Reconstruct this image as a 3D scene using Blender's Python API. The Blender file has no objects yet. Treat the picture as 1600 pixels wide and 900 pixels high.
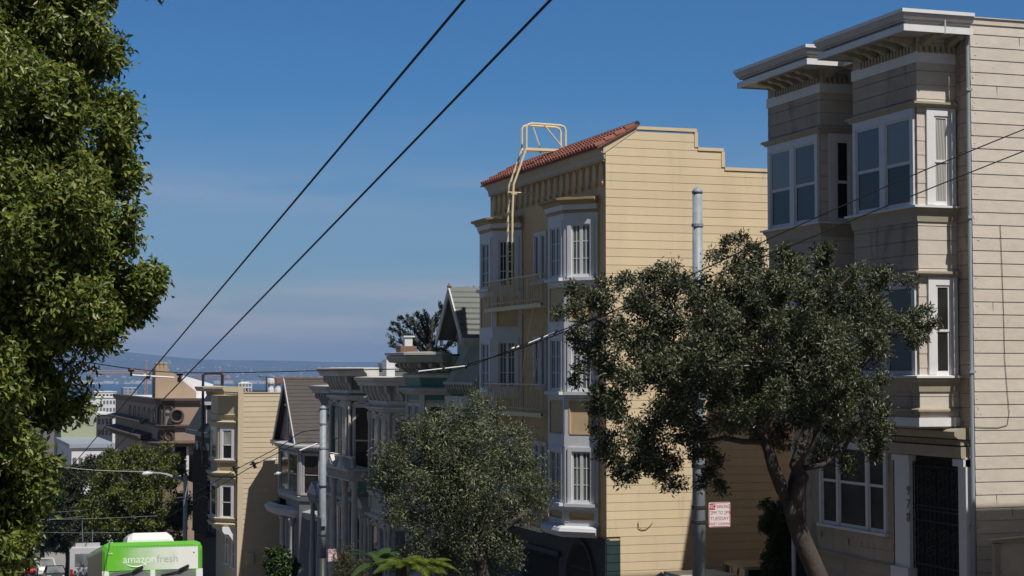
import bpy, math, random
import numpy as np
from mathutils import Vector
random.seed(7)
S = bpy.context.scene
C = S.collection
PI = math.pi
R = math.radians

# ------------------------------------------------------------ camera, sky, sun, exposure
FPX, YAW, HOR = 2777.0, R(18.3), 583.0          # focal length in photo pixels, yaw from the street axis, horizon row
PITCH = math.atan((HOR - 450) / FPX)
cd = bpy.data.cameras.new('camera')
cam = bpy.data.objects.new('camera', cd); C.objects.link(cam)
cd.sensor_width = 36.0
cd.lens = 36.0 * FPX / 1600.0
cd.clip_start, cd.clip_end = 0.1, 60000.0
cam.rotation_euler = (PI / 2 + PITCH, 0, -YAW)
S.camera = cam

SUN_AZ, SUN_EL = R(16), R(56)                 # behind the camera, to the right of the street axis
W = bpy.data.worlds.new('World'); S.world = W; W.use_nodes = True
wn, wl = W.node_tree.nodes, W.node_tree.links
wn.clear()
w_out = wn.new('ShaderNodeOutputWorld'); w_bg = wn.new('ShaderNodeBackground')
sky = wn.new('ShaderNodeTexSky'); sky.sky_type = 'NISHITA'; sky.sun_disc = False
sky.sun_elevation = SUN_EL
sky.sun_rotation = PI - SUN_AZ
sky.altitude = 60; sky.air_density = 1.0; sky.dust_density = 0.35; sky.ozone_density = 3.0
w_bg.inputs['Strength'].default_value = 0.065
# thin high cloud streaks, part of the sky itself
tc = wn.new('ShaderNodeTexCoord'); sep = wn.new('ShaderNodeSeparateXYZ')
wl.new(tc.outputs['Generated'], sep.inputs[0])
mp = wn.new('ShaderNodeMapping'); mp.inputs['Scale'].default_value = (5.0, 5.0, 42.0)
wl.new(tc.outputs['Generated'], mp.inputs[0])
cn = wn.new('ShaderNodeTexNoise'); cn.inputs['Scale'].default_value = 1.0; cn.inputs['Detail'].default_value = 6; cn.inputs['Roughness'].default_value = 0.55
wl.new(mp.outputs[0], cn.inputs['Vector'])
cr = wn.new('ShaderNodeMapRange'); cr.inputs[1].default_value = 0.40; cr.inputs[2].default_value = 0.64
wl.new(cn.outputs['Fac'], cr.inputs[0])
hm = wn.new('ShaderNodeValToRGB')               # where in elevation the streaks lie
e = hm.color_ramp.elements
e[0].position = 0.0; e[0].color = (0.55, 0.55, 0.55, 1)
e[1].position = 0.16; e[1].color = (0, 0, 0, 1)
for p_, v_ in ((0.012, 0.5), (0.027, 0.95), (0.040, 0.5), (0.055, 0.08), (0.085, 0.04), (0.10, 0.26), (0.114, 0.06)):
    k_ = e.new(p_); k_.color = (v_, v_, v_, 1)
wl.new(sep.outputs['Z'], hm.inputs[0])
cm = wn.new('ShaderNodeMath'); cm.operation = 'MULTIPLY'
wl.new(cr.outputs[0], cm.inputs[0]); wl.new(hm.outputs[0], cm.inputs[1])
tint = wn.new('ShaderNodeMix'); tint.data_type = 'RGBA'; tint.blend_type = 'MULTIPLY'; tint.inputs[0].default_value = 1.0
# the sky opposite the sun is a deeper blue than the sky round it
sy = wn.new('ShaderNodeMapRange'); sy.interpolation_type = 'SMOOTHSTEP'; sy.inputs[1].default_value = 0.15; sy.inputs[2].default_value = 0.8
wl.new(sep.outputs['Y'], sy.inputs[0])
tmix = wn.new('ShaderNodeMix'); tmix.data_type = 'RGBA'
tmix.inputs[6].default_value = (0.47, 0.46, 0.45, 1); tmix.inputs[7].default_value = (0.34, 0.72, 1.10, 1)
wl.new(sy.outputs[0], tmix.inputs[0]); wl.new(tmix.outputs[2], tint.inputs[7])
wl.new(sky.outputs[0], tint.inputs[6])
cmix = wn.new('ShaderNodeMix'); cmix.data_type = 'RGBA'
# lavender haze bank along the horizon
hb = wn.new('ShaderNodeValToRGB'); hb.color_ramp.interpolation = 'EASE'
hb.color_ramp.elements[0].position = 0.0; hb.color_ramp.elements[0].color = (.85, .85, .85, 1)
hb.color_ramp.elements[1].position = 0.16; hb.color_ramp.elements[1].color = (0, 0, 0, 1)
k_ = hb.color_ramp.elements.new(0.03); k_.color = (.72, .72, .72, 1)
k_ = hb.color_ramp.elements.new(0.065); k_.color = (.26, .26, .26, 1)
wl.new(sep.outputs['Z'], hb.inputs[0])
hmix = wn.new('ShaderNodeMix'); hmix.data_type = 'RGBA'; wl.new(hb.outputs[0], hmix.inputs[0]); wl.new(tint.outputs[2], hmix.inputs[6]); hmix.inputs[7].default_value = (5.5, 6.0, 6.5, 1)
wl.new(cm.outputs[0], cmix.inputs[0]); wl.new(hmix.outputs[2], cmix.inputs[6])
cmix.inputs[7].default_value = (8.6, 7.7, 7.9, 1)
wl.new(cmix.outputs[2], w_bg.inputs['Color']); wl.new(w_bg.outputs[0], w_out.inputs['Surface'])

sd = bpy.data.lights.new('sun', 'SUN'); sd.energy = 4.5; sd.angle = R(0.53); sd.color = (1.0, 0.945, 0.86)
sun = bpy.data.objects.new('sun', sd); C.objects.link(sun)
SUNV = Vector((math.sin(SUN_AZ) * math.cos(SUN_EL), -math.cos(SUN_AZ) * math.cos(SUN_EL), math.sin(SUN_EL)))
sun.rotation_euler = SUNV.to_track_quat('Z', 'Y').to_euler()
sun.location = (0, 0, 40)
S.view_settings.view_transform = 'Standard'; S.view_settings.look = 'None'
S.view_settings.exposure = 0.05; S.view_settings.gamma = 1.0; S.view_settings.use_curve_mapping = False
S.render.engine = 'CYCLES'
S.cycles.use_denoising = True
S.cycles.max_bounces = 6; S.cycles.transparent_max_bounces = 8; S.cycles.volume_bounces = 0
S.cycles.sample_clamp_indirect = 4.0

# ------------------------------------------------------------ surveying: sight lines of the photograph onto real planes
def sight(px, py):
    x, y, z = (px - 800) / FPX, 1.0, (450 - py) / FPX
    y, z = y * math.cos(PITCH) - z * math.sin(PITCH), y * math.sin(PITCH) + z * math.cos(PITCH)
    return Vector((x * math.cos(YAW) + y * math.sin(YAW), -x * math.sin(YAW) + y * math.cos(YAW), z))
def onX(px, py, X):
    d = sight(px, py); t = X / d.x
    return d.y * t, d.z * t
def onY(px, py, Y):
    d = sight(px, py); t = Y / d.y
    return d.x * t, d.z * t
def pt(px, py, Y):
    d = sight(px, py); return d * (Y / d.y)
def zat(py, X, Y):                                # height that shows on row py at plan position X, Y
    depth = X * math.sin(YAW) + Y * math.cos(YAW)
    a = math.atan((450 - py) / FPX * 1.0) + PITCH
    # rows are nearly independent of the column for this small pitch
    c = (450 - py) / FPX
    return depth * (math.sin(PITCH) + c * math.cos(PITCH)) / (math.cos(PITCH) - c * math.sin(PITCH))
PROF = [(-60, 6.9), (0, -1.35), (40, -6.7), (80, -11.2), (128, -15.3), (200, -21.5), (300, -27), (500, -39), (900, -56), (1600, -68), (2600, -73)]
def gz(Y):
    for (a, za), (b, zb) in zip(PROF, PROF[1:]):
        if Y <= b: return za + (zb - za) * (Y - a) / (b - a)
    return PROF[-1][1]

# ------------------------------------------------------------ materials
MATS = {}
def mat(name, col, rough=0.6, var=0.10, scale=3.0, bump=0.0, bscale=40.0, spec=0.4, metal=0.0, col2=None, thr=None, stretch=None, island=0.0):
    """painted or raw surface: base colour with uneven wear; col2 + thr = patches of a second colour"""
    if name in MATS: return MATS[name]
    m = bpy.data.materials.new(name); m.use_nodes = True
    n, l = m.node_tree.nodes, m.node_tree.links
    p = n['Principled BSDF']
    p.inputs['Roughness'].default_value = rough; p.inputs['Metallic'].default_value = metal
    p.inputs['Specular IOR Level'].default_value = spec
    g = n.new('ShaderNodeNewGeometry')
    vec = g.outputs['Position']
    if stretch:
        mpn = n.new('ShaderNodeMapping'); mpn.inputs['Scale'].default_value = stretch
        l.new(vec, mpn.inputs[0]); vec = mpn.outputs[0]
    t = n.new('ShaderNodeTexNoise'); t.inputs['Scale'].default_value = scale; t.inputs['Detail'].default_value = 7; t.inputs['Roughness'].default_value = 0.65
    l.new(vec, t.inputs['Vector'])
    mr = n.new('ShaderNodeMapRange'); mr.inputs[1].default_value = 0.25; mr.inputs[2].default_value = 0.75
    mr.inputs[3].default_value = 1 - var; mr.inputs[4].default_value = 1 + var
    l.new(t.outputs['Fac'], mr.inputs[0])
    mx = n.new('ShaderNodeMix'); mx.data_type = 'RGBA'; mx.blend_type = 'MULTIPLY'; mx.inputs[0].default_value = 1
    mx.inputs[6].default_value = (*col, 1)
    l.new(mr.outputs[0], mx.inputs[7])
    out = mx.outputs[2]
    if island:                                   # each board or tile was painted and has aged a little differently
        ri = n.new('ShaderNodeMapRange'); ri.inputs[3].default_value = 1 - island; ri.inputs[4].default_value = 1 + island
        l.new(g.outputs['Random Per Island'], ri.inputs[0])
        mi = n.new('ShaderNodeMix'); mi.data_type = 'RGBA'; mi.blend_type = 'MULTIPLY'; mi.inputs[0].default_value = 1
        l.new(out, mi.inputs[6]); l.new(ri.outputs[0], mi.inputs[7]); out = mi.outputs[2]
    if col2:
        t2 = n.new('ShaderNodeTexNoise'); t2.inputs['Scale'].default_value = scale * 2.3; t2.inputs['Detail'].default_value = 8; t2.inputs['Roughness'].default_value = 0.7
        l.new(vec, t2.inputs['Vector'])
        r2 = n.new('ShaderNodeMapRange'); r2.inputs[1].default_value = thr; r2.inputs[2].default_value = thr + 0.12
        l.new(t2.outputs['Fac'], r2.inputs[0])
        m2 = n.new('ShaderNodeMix'); m2.data_type = 'RGBA'
        l.new(r2.outputs[0], m2.inputs[0]); l.new(out, m2.inputs[6]); m2.inputs[7].default_value = (*col2, 1)
        out = m2.outputs[2]
    l.new(out, p.inputs['Base Color'])
    if bump:
        t3 = n.new('ShaderNodeTexNoise'); t3.inputs['Scale'].default_value = bscale; t3.inputs['Detail'].default_value = 5
        l.new(vec, t3.inputs['Vector'])
        b = n.new('ShaderNodeBump'); b.inputs['Strength'].default_value = bump; b.inputs['Distance'].default_value = 0.02
        l.new(t3.outputs['Fac'], b.inputs['Height']); l.new(b.outputs[0], p.inputs['Normal'])
    MATS[name] = m
    return m
def leafmat(name, dark, light, rough=0.42, trans=0.25, spec=0.45):
    m = bpy.data.materials.new(name); m.use_nodes = True
    n, l = m.node_tree.nodes, m.node_tree.links
    p = n['Principled BSDF']; o = n['Material Output']
    g = n.new('ShaderNodeNewGeometry')
    r = n.new('ShaderNodeValToRGB')
    r.color_ramp.elements[0].color = (*dark, 1); r.color_ramp.elements[1].color = (*light, 1)
    r.color_ramp.elements[0].position = 0.1; r.color_ramp.elements[1].position = 1.0
    l.new(g.outputs['Random Per Island'], r.inputs[0])
    l.new(r.outputs[0], p.inputs['Base Color']); p.inputs['Roughness'].default_value = rough; p.inputs['Specular IOR Level'].default_value = spec
    tr = n.new('ShaderNodeBsdfTranslucent'); l.new(r.outputs[0], tr.inputs['Color'])
    ms = n.new('ShaderNodeMixShader'); ms.inputs[0].default_value = trans
    l.new(p.outputs[0], ms.inputs[1]); l.new(tr.outputs[0], ms.inputs[2]); l.new(ms.outputs[0], o.inputs['Surface'])
    return m
def glassmat(name, col, fold=0.0, fscale=9.0, col2=None, rough=0.04):
    """window pane: reflective coat over the dark room, or over a hung curtain with folds"""
    m = bpy.data.materials.new(name); m.use_nodes = True
    n, l = m.node_tree.nodes, m.node_tree.links
    p = n['Principled BSDF']
    p.inputs['Roughness'].default_value = 0.9 if fold else 0.5; p.inputs['Specular IOR Level'].default_value = 0.1
    p.inputs['Coat Weight'].default_value = 1.0; p.inputs['Coat Roughness'].default_value = rough; p.inputs['Coat IOR'].default_value = 1.27
    g = n.new('ShaderNodeNewGeometry')
    if fold:
        w = n.new('ShaderNodeTexWave'); w.wave_type = 'BANDS'; w.bands_direction = 'DIAGONAL'
        mpn = n.new('ShaderNodeMapping'); mpn.inputs['Scale'].default_value = (1, 1, 0.04)
        l.new(g.outputs['Position'], mpn.inputs[0]); l.new(mpn.outputs[0], w.inputs['Vector'])
        w.inputs['Scale'].default_value = fscale; w.inputs['Distortion'].default_value = 3.0; w.inputs['Detail'].default_value = 2
        mr = n.new('ShaderNodeMapRange'); mr.inputs[3].default_value = 1 - fold; mr.inputs[4].default_value = 1
        l.new(w.outputs['Fac'], mr.inputs[0])
    else:
        w = n.new('ShaderNodeTexNoise'); w.inputs['Scale'].default_value = 1.3
        l.new(g.outputs['Position'], w.inputs['Vector'])
        mr = n.new('ShaderNodeMapRange'); mr.inputs[1].default_value = .3; mr.inputs[2].default_value = .7; mr.inputs[3].default_value = 0.5; mr.inputs[4].default_value = 1.4
        l.new(w.outputs['Fac'], mr.inputs[0])
    mx = n.new('ShaderNodeMix'); mx.data_type = 'RGBA'; mx.blend_type = 'MULTIPLY'; mx.inputs[0].default_value = 1
    mx.inputs[6].default_value = (*col, 1); l.new(mr.outputs[0], mx.inputs[7]); l.new(mx.outputs[2], p.inputs['Base Color'])
    # old panes are not perfectly flat
    t = n.new('ShaderNodeTexNoise'); t.inputs['Scale'].default_value = 2.2
    l.new(g.outputs['Position'], t.inputs['Vector'])
    b = n.new('ShaderNodeBump'); b.inputs['Strength'].default_value = 0.06; b.inputs['Distance'].default_value = 0.05
    l.new(t.outputs['Fac'], b.inputs['Height']); l.new(b.outputs[0], p.inputs['Coat Normal'])
    return m

M = {}
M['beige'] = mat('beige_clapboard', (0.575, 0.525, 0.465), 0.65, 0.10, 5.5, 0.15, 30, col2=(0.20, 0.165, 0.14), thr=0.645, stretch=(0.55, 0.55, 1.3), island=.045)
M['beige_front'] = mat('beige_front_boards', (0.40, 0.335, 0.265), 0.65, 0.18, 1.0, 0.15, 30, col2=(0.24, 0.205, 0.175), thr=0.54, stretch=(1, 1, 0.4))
M['white_trim'] = mat('white_trim_paint', (0.72, 0.72, 0.74), 0.5, 0.07, 3.5, 0.08, 30, col2=(0.42, 0.40, 0.38), thr=0.70)
M['blue_trim'] = mat('blue_white_trim_paint', (0.64, 0.66, 0.71), 0.5, 0.06, 3.0)
M['beige_trim'] = mat('beige_moulding', (0.36, 0.32, 0.25), 0.6, 0.12, 4.0)
M['pipe'] = mat('grey_blue_pipe_paint', (0.30, 0.345, 0.40), 0.5, 0.12, 4.0)
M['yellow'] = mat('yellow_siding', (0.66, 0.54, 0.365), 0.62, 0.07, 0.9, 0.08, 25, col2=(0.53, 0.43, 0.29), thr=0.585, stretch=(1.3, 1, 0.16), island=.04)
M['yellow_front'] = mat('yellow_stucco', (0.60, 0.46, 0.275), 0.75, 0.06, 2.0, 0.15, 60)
M['cove'] = mat('grey_cove_paint', (0.42, 0.41, 0.38), 0.6, 0.08, 3.0)
M['ochre'] = mat('brown_moulding', (0.36, 0.27, 0.155), 0.6, 0.10, 4.0)
M['navy'] = mat('dark_navy_plaster', (0.022, 0.027, 0.034), 0.7, 0.15, 3.0, 0.1, 40)
M['teal'] = mat('dark_teal_boards', (0.018, 0.042, 0.047), 0.6, 0.15, 3.0)
M['tile'] = mat('red_clay_tile', (0.215, 0.076, 0.058), 0.75, 0.25, 7.0, 0.2, 60, island=.3)
M['cream'] = mat('cream_siding', (0.57, 0.475, 0.34), 0.62, 0.06, 0.8, island=.035)
M['cream_front'] = mat('cream_front_paint', (0.50, 0.43, 0.30), 0.6, 0.08, 2.0)
M['escape'] = mat('cream_iron_paint', (0.72, 0.61, 0.40), 0.5, 0.10, 5.0)
M['frieze'] = mat('tan_frieze_plaster', (0.44, 0.34, 0.20), 0.7, 0.1, 4.0)
M['rail'] = mat('tan_rail_paint', (0.36, 0.285, 0.165), 0.5, 0.15, 5.0)
M['slate'] = mat('green_grey_shingle', (0.155, 0.168, 0.158), 0.85, 0.25, 5.0, 0.3, 30, stretch=(0.4, 0.4, 6.0))
M['brown_roof'] = mat('brown_shingle', (0.080, 0.070, 0.067), 0.9, 0.2, 4.0, 0.3, 30, stretch=(0.6, 0.6, 5.0))
M['grey_house'] = mat('grey_house_paint', (0.215, 0.215, 0.225), 0.65, 0.12, 2.5)
M['grey_trim'] = mat('grey_trim_paint', (0.44, 0.435, 0.445), 0.6, 0.10, 3.0)
M['stone_white'] = mat('weathered_white_paint', (0.585, 0.56, 0.525), 0.65, 0.16, 2.5, 0.1, 30, col2=(0.27, 0.25, 0.24), thr=0.62)
M['sage'] = mat('sage_green_paint', (0.42, 0.44, 0.365), 0.65, 0.10, 2.5)
M['bottle'] = mat('bottle_green_paint', (0.05, 0.17, 0.155), 0.5, 0.10, 3.0)
M['grey_green'] = mat('grey_green_paint', (0.16, 0.19, 0.175), 0.6, 0.1, 3.0)
M['blue_house'] = mat('blue_grey_paint', (0.13, 0.20, 0.28), 0.6, 0.12, 2.5)
M['dark_house'] = mat('charcoal_paint', (0.045, 0.047, 0.055), 0.7, 0.2, 2.5)
M['plum'] = mat('plum_paint', (0.07, 0.03, 0.035), 0.7, 0.2, 2.5)
M['mansard'] = mat('dark_slate', (0.05, 0.052, 0.06), 0.8, 0.25, 4.0, 0.3, 30, stretch=(1, 1, 5))
M['brown_wall'] = mat('brown_painted_wall', (0.32, 0.235, 0.185), 0.7, 0.08, 0.8)
M['brown_trim'] = mat('dark_brown_trim', (0.10, 0.07, 0.062), 0.65, 0.1, 2.0)
M['tan_wall'] = mat('tan_stucco', (0.34, 0.25, 0.175), 0.75, 0.08, 1.0)
M['roof_white'] = mat('white_roof_coating', (0.66, 0.67, 0.70), 0.7, 0.08, 1.0)
M['roof_dark'] = mat('tar_roof', (0.04, 0.04, 0.043), 0.9, 0.2, 2.0)
M['brick'] = mat('brown_chimney', (0.21, 0.125, 0.085), 0.8, 0.2, 5.0)
M['galv'] = mat('galvanised_steel', (0.275, 0.315, 0.36), 0.5, 0.22, 6.0, 0.05, 30)
M['pole_dark'] = mat('dark_pole_paint', (0.035, 0.045, 0.043), 0.5, 0.2, 5.0)
M['iron'] = mat('black_iron', (0.030, 0.029, 0.029), 0.4, 0.2, 8.0)
M['cable'] = mat('black_cable', (0.012, 0.012, 0.013), 0.6, 0.2, 8.0)
M['insul'] = mat('white_insulator', (0.66, 0.67, 0.68), 0.4, 0.1, 8.0)
M['void'] = mat('dark_room', (0.006, 0.006, 0.007), 0.9, 0.2, 2.0)
M['bark'] = mat('grey_bark', (0.062, 0.05, 0.045), 0.9, 0.45, 5.0, 0.9, 22, col2=(0.20, 0.165, 0.148), thr=0.62, stretch=(1, 1, 0.5))
M['bark_dark'] = mat('dark_bark', (0.065, 0.052, 0.043), 0.9, 0.3, 7.0, 0.6, 28, stretch=(1, 1, 0.4))
M['asphalt'] = mat('asphalt', (0.05, 0.05, 0.052), 0.85, 0.2, 1.2, 0.2, 60)
M['concrete'] = mat('pavement_concrete', (0.27, 0.255, 0.235), 0.85, 0.12, 1.0, 0.15, 40)
M['soil'] = mat('dry_ground', (0.12, 0.10, 0.075), 0.95, 0.3, 0.05)
M['paint_line'] = mat('road_paint', (0.7, 0.69, 0.66), 0.7, 0.15, 6.0)
M['truck_green'] = mat('green_vehicle_paint', (0.11, 0.40, 0.045), 0.28, 0.05, 2.0, spec=0.5)
M['truck_white'] = mat('white_vehicle_paint', (0.74, 0.75, 0.75), 0.3, 0.05, 2.0, spec=0.5)
M['truck_dark'] = mat('dark_green_vehicle_side', (0.03, 0.075, 0.03), 0.35, 0.1, 2.0)
M['rubber'] = mat('black_rubber', (0.012, 0.012, 0.012), 0.8, 0.2, 8.0)
M['chrome'] = mat('bright_metal', (0.6, 0.6, 0.62), 0.25, 0.05, 8.0, metal=1.0)
M['red'] = mat('red_paint', (0.42, 0.02, 0.025), 0.4, 0.06, 6.0)
M['lamp_red'] = mat('red_lens', (0.35, 0.015, 0.01), 0.25, 0.05, 6.0)
M['sign_white'] = mat('white_sign_face', (0.74, 0.74, 0.76), 0.45, 0.06, 9.0)
M['sign_red'] = mat('red_sign_print', (0.50, 0.03, 0.06), 0.45, 0.05, 9.0)
M['num'] = mat('number_plate_metal', (0.27, 0.265, 0.26), 0.5, 0.1, 9.0)
M['letter_grey'] = mat('pale_grey_lettering', (0.80, 0.82, 0.80), 0.35, 0.04, 5.0)
M['g_dark'] = glassmat('dark_pane', (0.012, 0.014, 0.018))
M['g_room'] = glassmat('dim_pane', (0.035, 0.034, 0.032))
M['g_blue'] = glassmat('blue_curtain_pane', (0.26, 0.30, 0.33), 0.25, 12)
M['g_blind'] = glassmat('slate_blind_pane', (0.15, 0.175, 0.20), 0.12, 26)  # duller blue-grey blind, for variety among the bay panes
M['g_deep'] = glassmat('deep_room_pane', (0.008, 0.009, 0.012))
M['g_white'] = glassmat('net_curtain_pane', (0.40, 0.41, 0.385), 0.35, 10)
M['g_green'] = glassmat('grey_green_curtain_pane', (0.15, 0.17, 0.155), 0.30, 14)
M['g_brown'] = glassmat('brown_curtain_pane', (0.05, 0.036, 0.03), 0.4, 9)
M['g_grey'] = glassmat('grey_blind_pane', (0.15, 0.16, 0.18), 0.15, 20)
M['windscreen'] = glassmat('windscreen_glass', (0.16, 0.17, 0.18), 0, rough=0.03)

# ------------------------------------------------------------ mesh building
class Frame:
    """a wall plane: u runs left to right seen from outside, n points out of the wall, v is height"""
    def __init__(s, o, u):
        s.o = Vector((o[0], o[1], 0)); s.u = Vector((u[0], u[1], 0)).normalized(); s.n = Vector((s.u.y, -s.u.x, 0))
    def p(s, u, v, n):
        q = s.o + s.u * u + s.n * n
        return (q.x, q.y, v)
def wloc(o):
    v = Vector((0, 0, 0))
    while o: v += o.location; o = o.parent
    return v
class MB:
    def __init__(s): s.v = []; s.f = []
    def add(s, vs, fs):
        b = len(s.v); s.v.extend(vs); s.f.extend([tuple(b + i for i in f) for f in fs]); return s
    def hexa(s, p):                               # 8 corners: bottom ring 0-3, top ring 4-7
        return s.add(p, [(3, 2, 1, 0), (4, 5, 6, 7), (0, 1, 5, 4), (1, 2, 6, 5), (2, 3, 7, 6), (3, 0, 4, 7)])
    def box(s, x0, x1, y0, y1, z0, z1):
        return s.hexa([(x0, y0, z0), (x1, y0, z0), (x1, y1, z0), (x0, y1, z0), (x0, y0, z1), (x1, y0, z1), (x1, y1, z1), (x0, y1, z1)])
    def fb(s, F, u0, u1, v0, v1, n0, n1):
        return s.hexa([F.p(u0, v0, n1), F.p(u1, v0, n1), F.p(u1, v0, n0), F.p(u0, v0, n0), F.p(u0, v1, n1), F.p(u1, v1, n1), F.p(u1, v1, n0), F.p(u0, v1, n0)])
    def quad(s, F, u0, u1, v0, v1, n):
        return s.add([F.p(u0, v0, n), F.p(u1, v0, n), F.p(u1, v1, n), F.p(u0, v1, n)], [(0, 1, 2, 3)])
    def extr(s, F, u0, u1, prof):                 # profile (n, v) carried along u
        k = len(prof)
        vs = [F.p(u0, v, n) for n, v in prof] + [F.p(u1, v, n) for n, v in prof]
        fs = [(i, (i + 1) % k, k + (i + 1) % k, k + i) for i in range(k)]
        return s.add(vs, fs + [tuple(range(k))[::-1], tuple(range(k, 2 * k))])
    def plate(s, F, poly, n0, n1):                # outline (u, v) with thickness
        k = len(poly)
        vs = [F.p(u, v, n0) for u, v in poly] + [F.p(u, v, n1) for u, v in poly]
        fs = [(i, (i + 1) % k, k + (i + 1) % k, k + i) for i in range(k)]
        return s.add(vs, fs + [tuple(range(k))[::-1], tuple(range(k, 2 * k))])
    def prism(s, pts, z0, z1):
        k = len(pts)
        vs = [(x, y, z0) for x, y in pts] + [(x, y, z1) for x, y in pts]
        fs = [(i, (i + 1) % k, k + (i + 1) % k, k + i) for i in range(k)]
        return s.add(vs, fs + [tuple(range(k))[::-1], tuple(range(k, 2 * k))])
    def sweep(s, pts, prof):                      # closed profile (offset, z) carried along a plan line with mitred corners
        P = [Vector((x, y)) for x, y in pts]; D = [(b - a).normalized() for a, b in zip(P, P[1:])]
        N = [Vector((d.y, -d.x)) for d in D]
        mit = []
        for i in range(len(P)):
            if i == 0: mit.append(N[0])
            elif i == len(P) - 1: mit.append(N[-1])
            else:
                m = (N[i - 1] + N[i]).normalized(); mit.append(m / max(0.3, m.dot(N[i])))
        k = len(prof); vs = []; fs = []
        for q, m in zip(P, mit):
            vs += [((q + m * o).x, (q + m * o).y, z) for o, z in prof]
        for i in range(len(P) - 1):
            for j in range(k):
                a, b = i * k + j, i * k + (j + 1) % k
                fs.append((a, b, b + k, a + k))
        e0 = (len(P) - 1) * k
        return s.add(vs, fs + [tuple(range(k))[::-1], tuple(range(e0, e0 + k))])
    def tube(s, pts, rad, n=6, cap=True):
        P = [Vector(p) for p in pts]
        if not isinstance(rad, (list, tuple)): rad = [rad] * len(P)
        vs = []; fs = []; side = None
        for i, p in enumerate(P):
            d = (P[min(i + 1, len(P) - 1)] - P[max(i - 1, 0)]).normalized()
            if side is None:
                side = d.cross(Vector((0, 0, 1)) if abs(d.z) < 0.9 else Vector((1, 0, 0))).normalized()
            side = (side - d * side.dot(d)).normalized(); up = d.cross(side)
            for j in range(n):
                a = 2 * PI * j / n
                q = p + (side * math.cos(a) + up * math.sin(a)) * rad[i]; vs.append((q.x, q.y, q.z))
        for i in range(len(P) - 1):
            for j in range(n):
                fs.append((i * n + j, i * n + (j + 1) % n, (i + 1) * n + (j + 1) % n, (i + 1) * n + j))
        if cap: fs += [tuple(range(n))[::-1], tuple(range((len(P) - 1) * n, len(P) * n))]
        return s.add(vs, fs)
    def lathe(s, c, prof, n=16):                  # profile (r, z) round a vertical axis
        vs = []; fs = []
        for r, z in prof:
            for j in range(n):
                a = 2 * PI * j / n; vs.append((c[0] + r * math.cos(a), c[1] + r * math.sin(a), c[2] + z))
        for i in range(len(prof) - 1):
            for j in range(n):
                fs.append((i * n + j, i * n + (j + 1) % n, (i + 1) * n + (j + 1) % n, (i + 1) * n + j))
        return s.add(vs, fs + [tuple(range(n))[::-1], tuple(range((len(prof) - 1) * n, len(prof) * n))])
    def boards(s, F, u0, u1, v0, v1, h, lip=0.006, back=0.022):
        """lapped siding: each board's lower edge stands proud and shades the next"""
        v = v0
        while v < v1 - 0.01:
            t = min(v + h, v1)
            s.add([F.p(u0, v + 0.010, lip), F.p(u1, v + 0.010, lip), F.p(u1, t, -0.004), F.p(u0, t, -0.004),
                   F.p(u0, v + 0.006, -back), F.p(u1, v + 0.006, -back)], [(0, 1, 2, 3), (4, 5, 1, 0)])
            v += h
        return s
    def build(s, name, m, parent=None, smooth=False, kind=None):
        off = wloc(parent) if parent else Vector((0, 0, 0))
        me = bpy.data.meshes.new(name)
        me.from_pydata([(x - off.x, y - off.y, z - off.z) for x, y, z in s.v], [], s.f)
        me.materials.append(m if not isinstance(m, str) else M[m])
        if smooth: me.polygons.foreach_set('use_smooth', [True] * len(me.polygons))
        me.update()
        o = bpy.data.objects.new(name, me); C.objects.link(o)
        if parent: o.parent = parent
        if kind: o['kind'] = kind
        return o
def build_split(b, name, m, parent):
    """each separate piece of the builder becomes a part of its own"""
    par = list(range(len(b.v)))
    def root(i):
        while par[i] != i: par[i] = par[par[i]]; i = par[i]
        return i
    for f in b.f:
        for i in f[1:]: par[root(i)] = root(f[0])
    groups = {}
    for f in b.f: groups.setdefault(root(f[0]), []).append(f)
    for fs in groups.values():
        ids = sorted({i for f in fs for i in f}); mp = {i: k for k, i in enumerate(ids)}
        q = MB(); q.v = [b.v[i] for i in ids]; q.f = [tuple(mp[i] for i in f) for f in fs]; q.build(name, m, parent)
def thing(name, label, cat, loc=(0, 0, 0), group=None):
    o = bpy.data.objects.new(name, None); C.objects.link(o); o.location = loc; o.empty_display_size = 0.3
    return tag(o, label, cat, group)
def tag(o, label, cat, group=None):
    o['label'] = label; o['category'] = cat
    if group: o['group'] = group
    return o
def kids(o): return [c for c in bpy.data.objects if c.parent is o]
def copy_tree(o, parent=None):
    c = o.copy(); C.objects.link(c)
    if parent: c.parent = parent
    for ch in kids(o): copy_tree(ch, c)
    return c
def text(name, body, size, m, parent, loc, rot, ext=0.004, align='CENTER', sx=1.0, spacing=1.0, lines=1.0):
    cu = bpy.data.curves.new(name, 'FONT'); cu.body = body; cu.size = size; cu.extrude = ext
    cu.align_x = align; cu.align_y = 'CENTER'; cu.space_character = spacing; cu.space_line = lines
    t = bpy.data.objects.new('tmp', cu); C.objects.link(t)
    me = bpy.data.meshes.new_from_object(t.evaluated_get(bpy.context.evaluated_depsgraph_get()))
    bpy.data.objects.remove(t); bpy.data.curves.remove(cu)
    me.materials.clear(); me.materials.append(M[m])
    o = bpy.data.objects.new(name, me); C.objects.link(o)
    o.parent = parent; o.location = Vector(loc) - (wloc(parent) if parent else Vector()); o.rotation_euler = rot; o.scale = (sx, 1, 1)
    return o
def segs(pts):
    return [(Frame(a, (b[0] - a[0], b[1] - a[1])), math.hypot(b[0] - a[0], b[1] - a[1])) for a, b in zip(pts, pts[1:])]
def plan(X, Yf, Yn, bays):
    p = [(X, Yf)]
    for yf, yn, d, s in bays: p += [(X, yf), (X - d, yf - s), (X - d, yn + s), (X, yn)]
    return p + [(X, Yn)]

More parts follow.
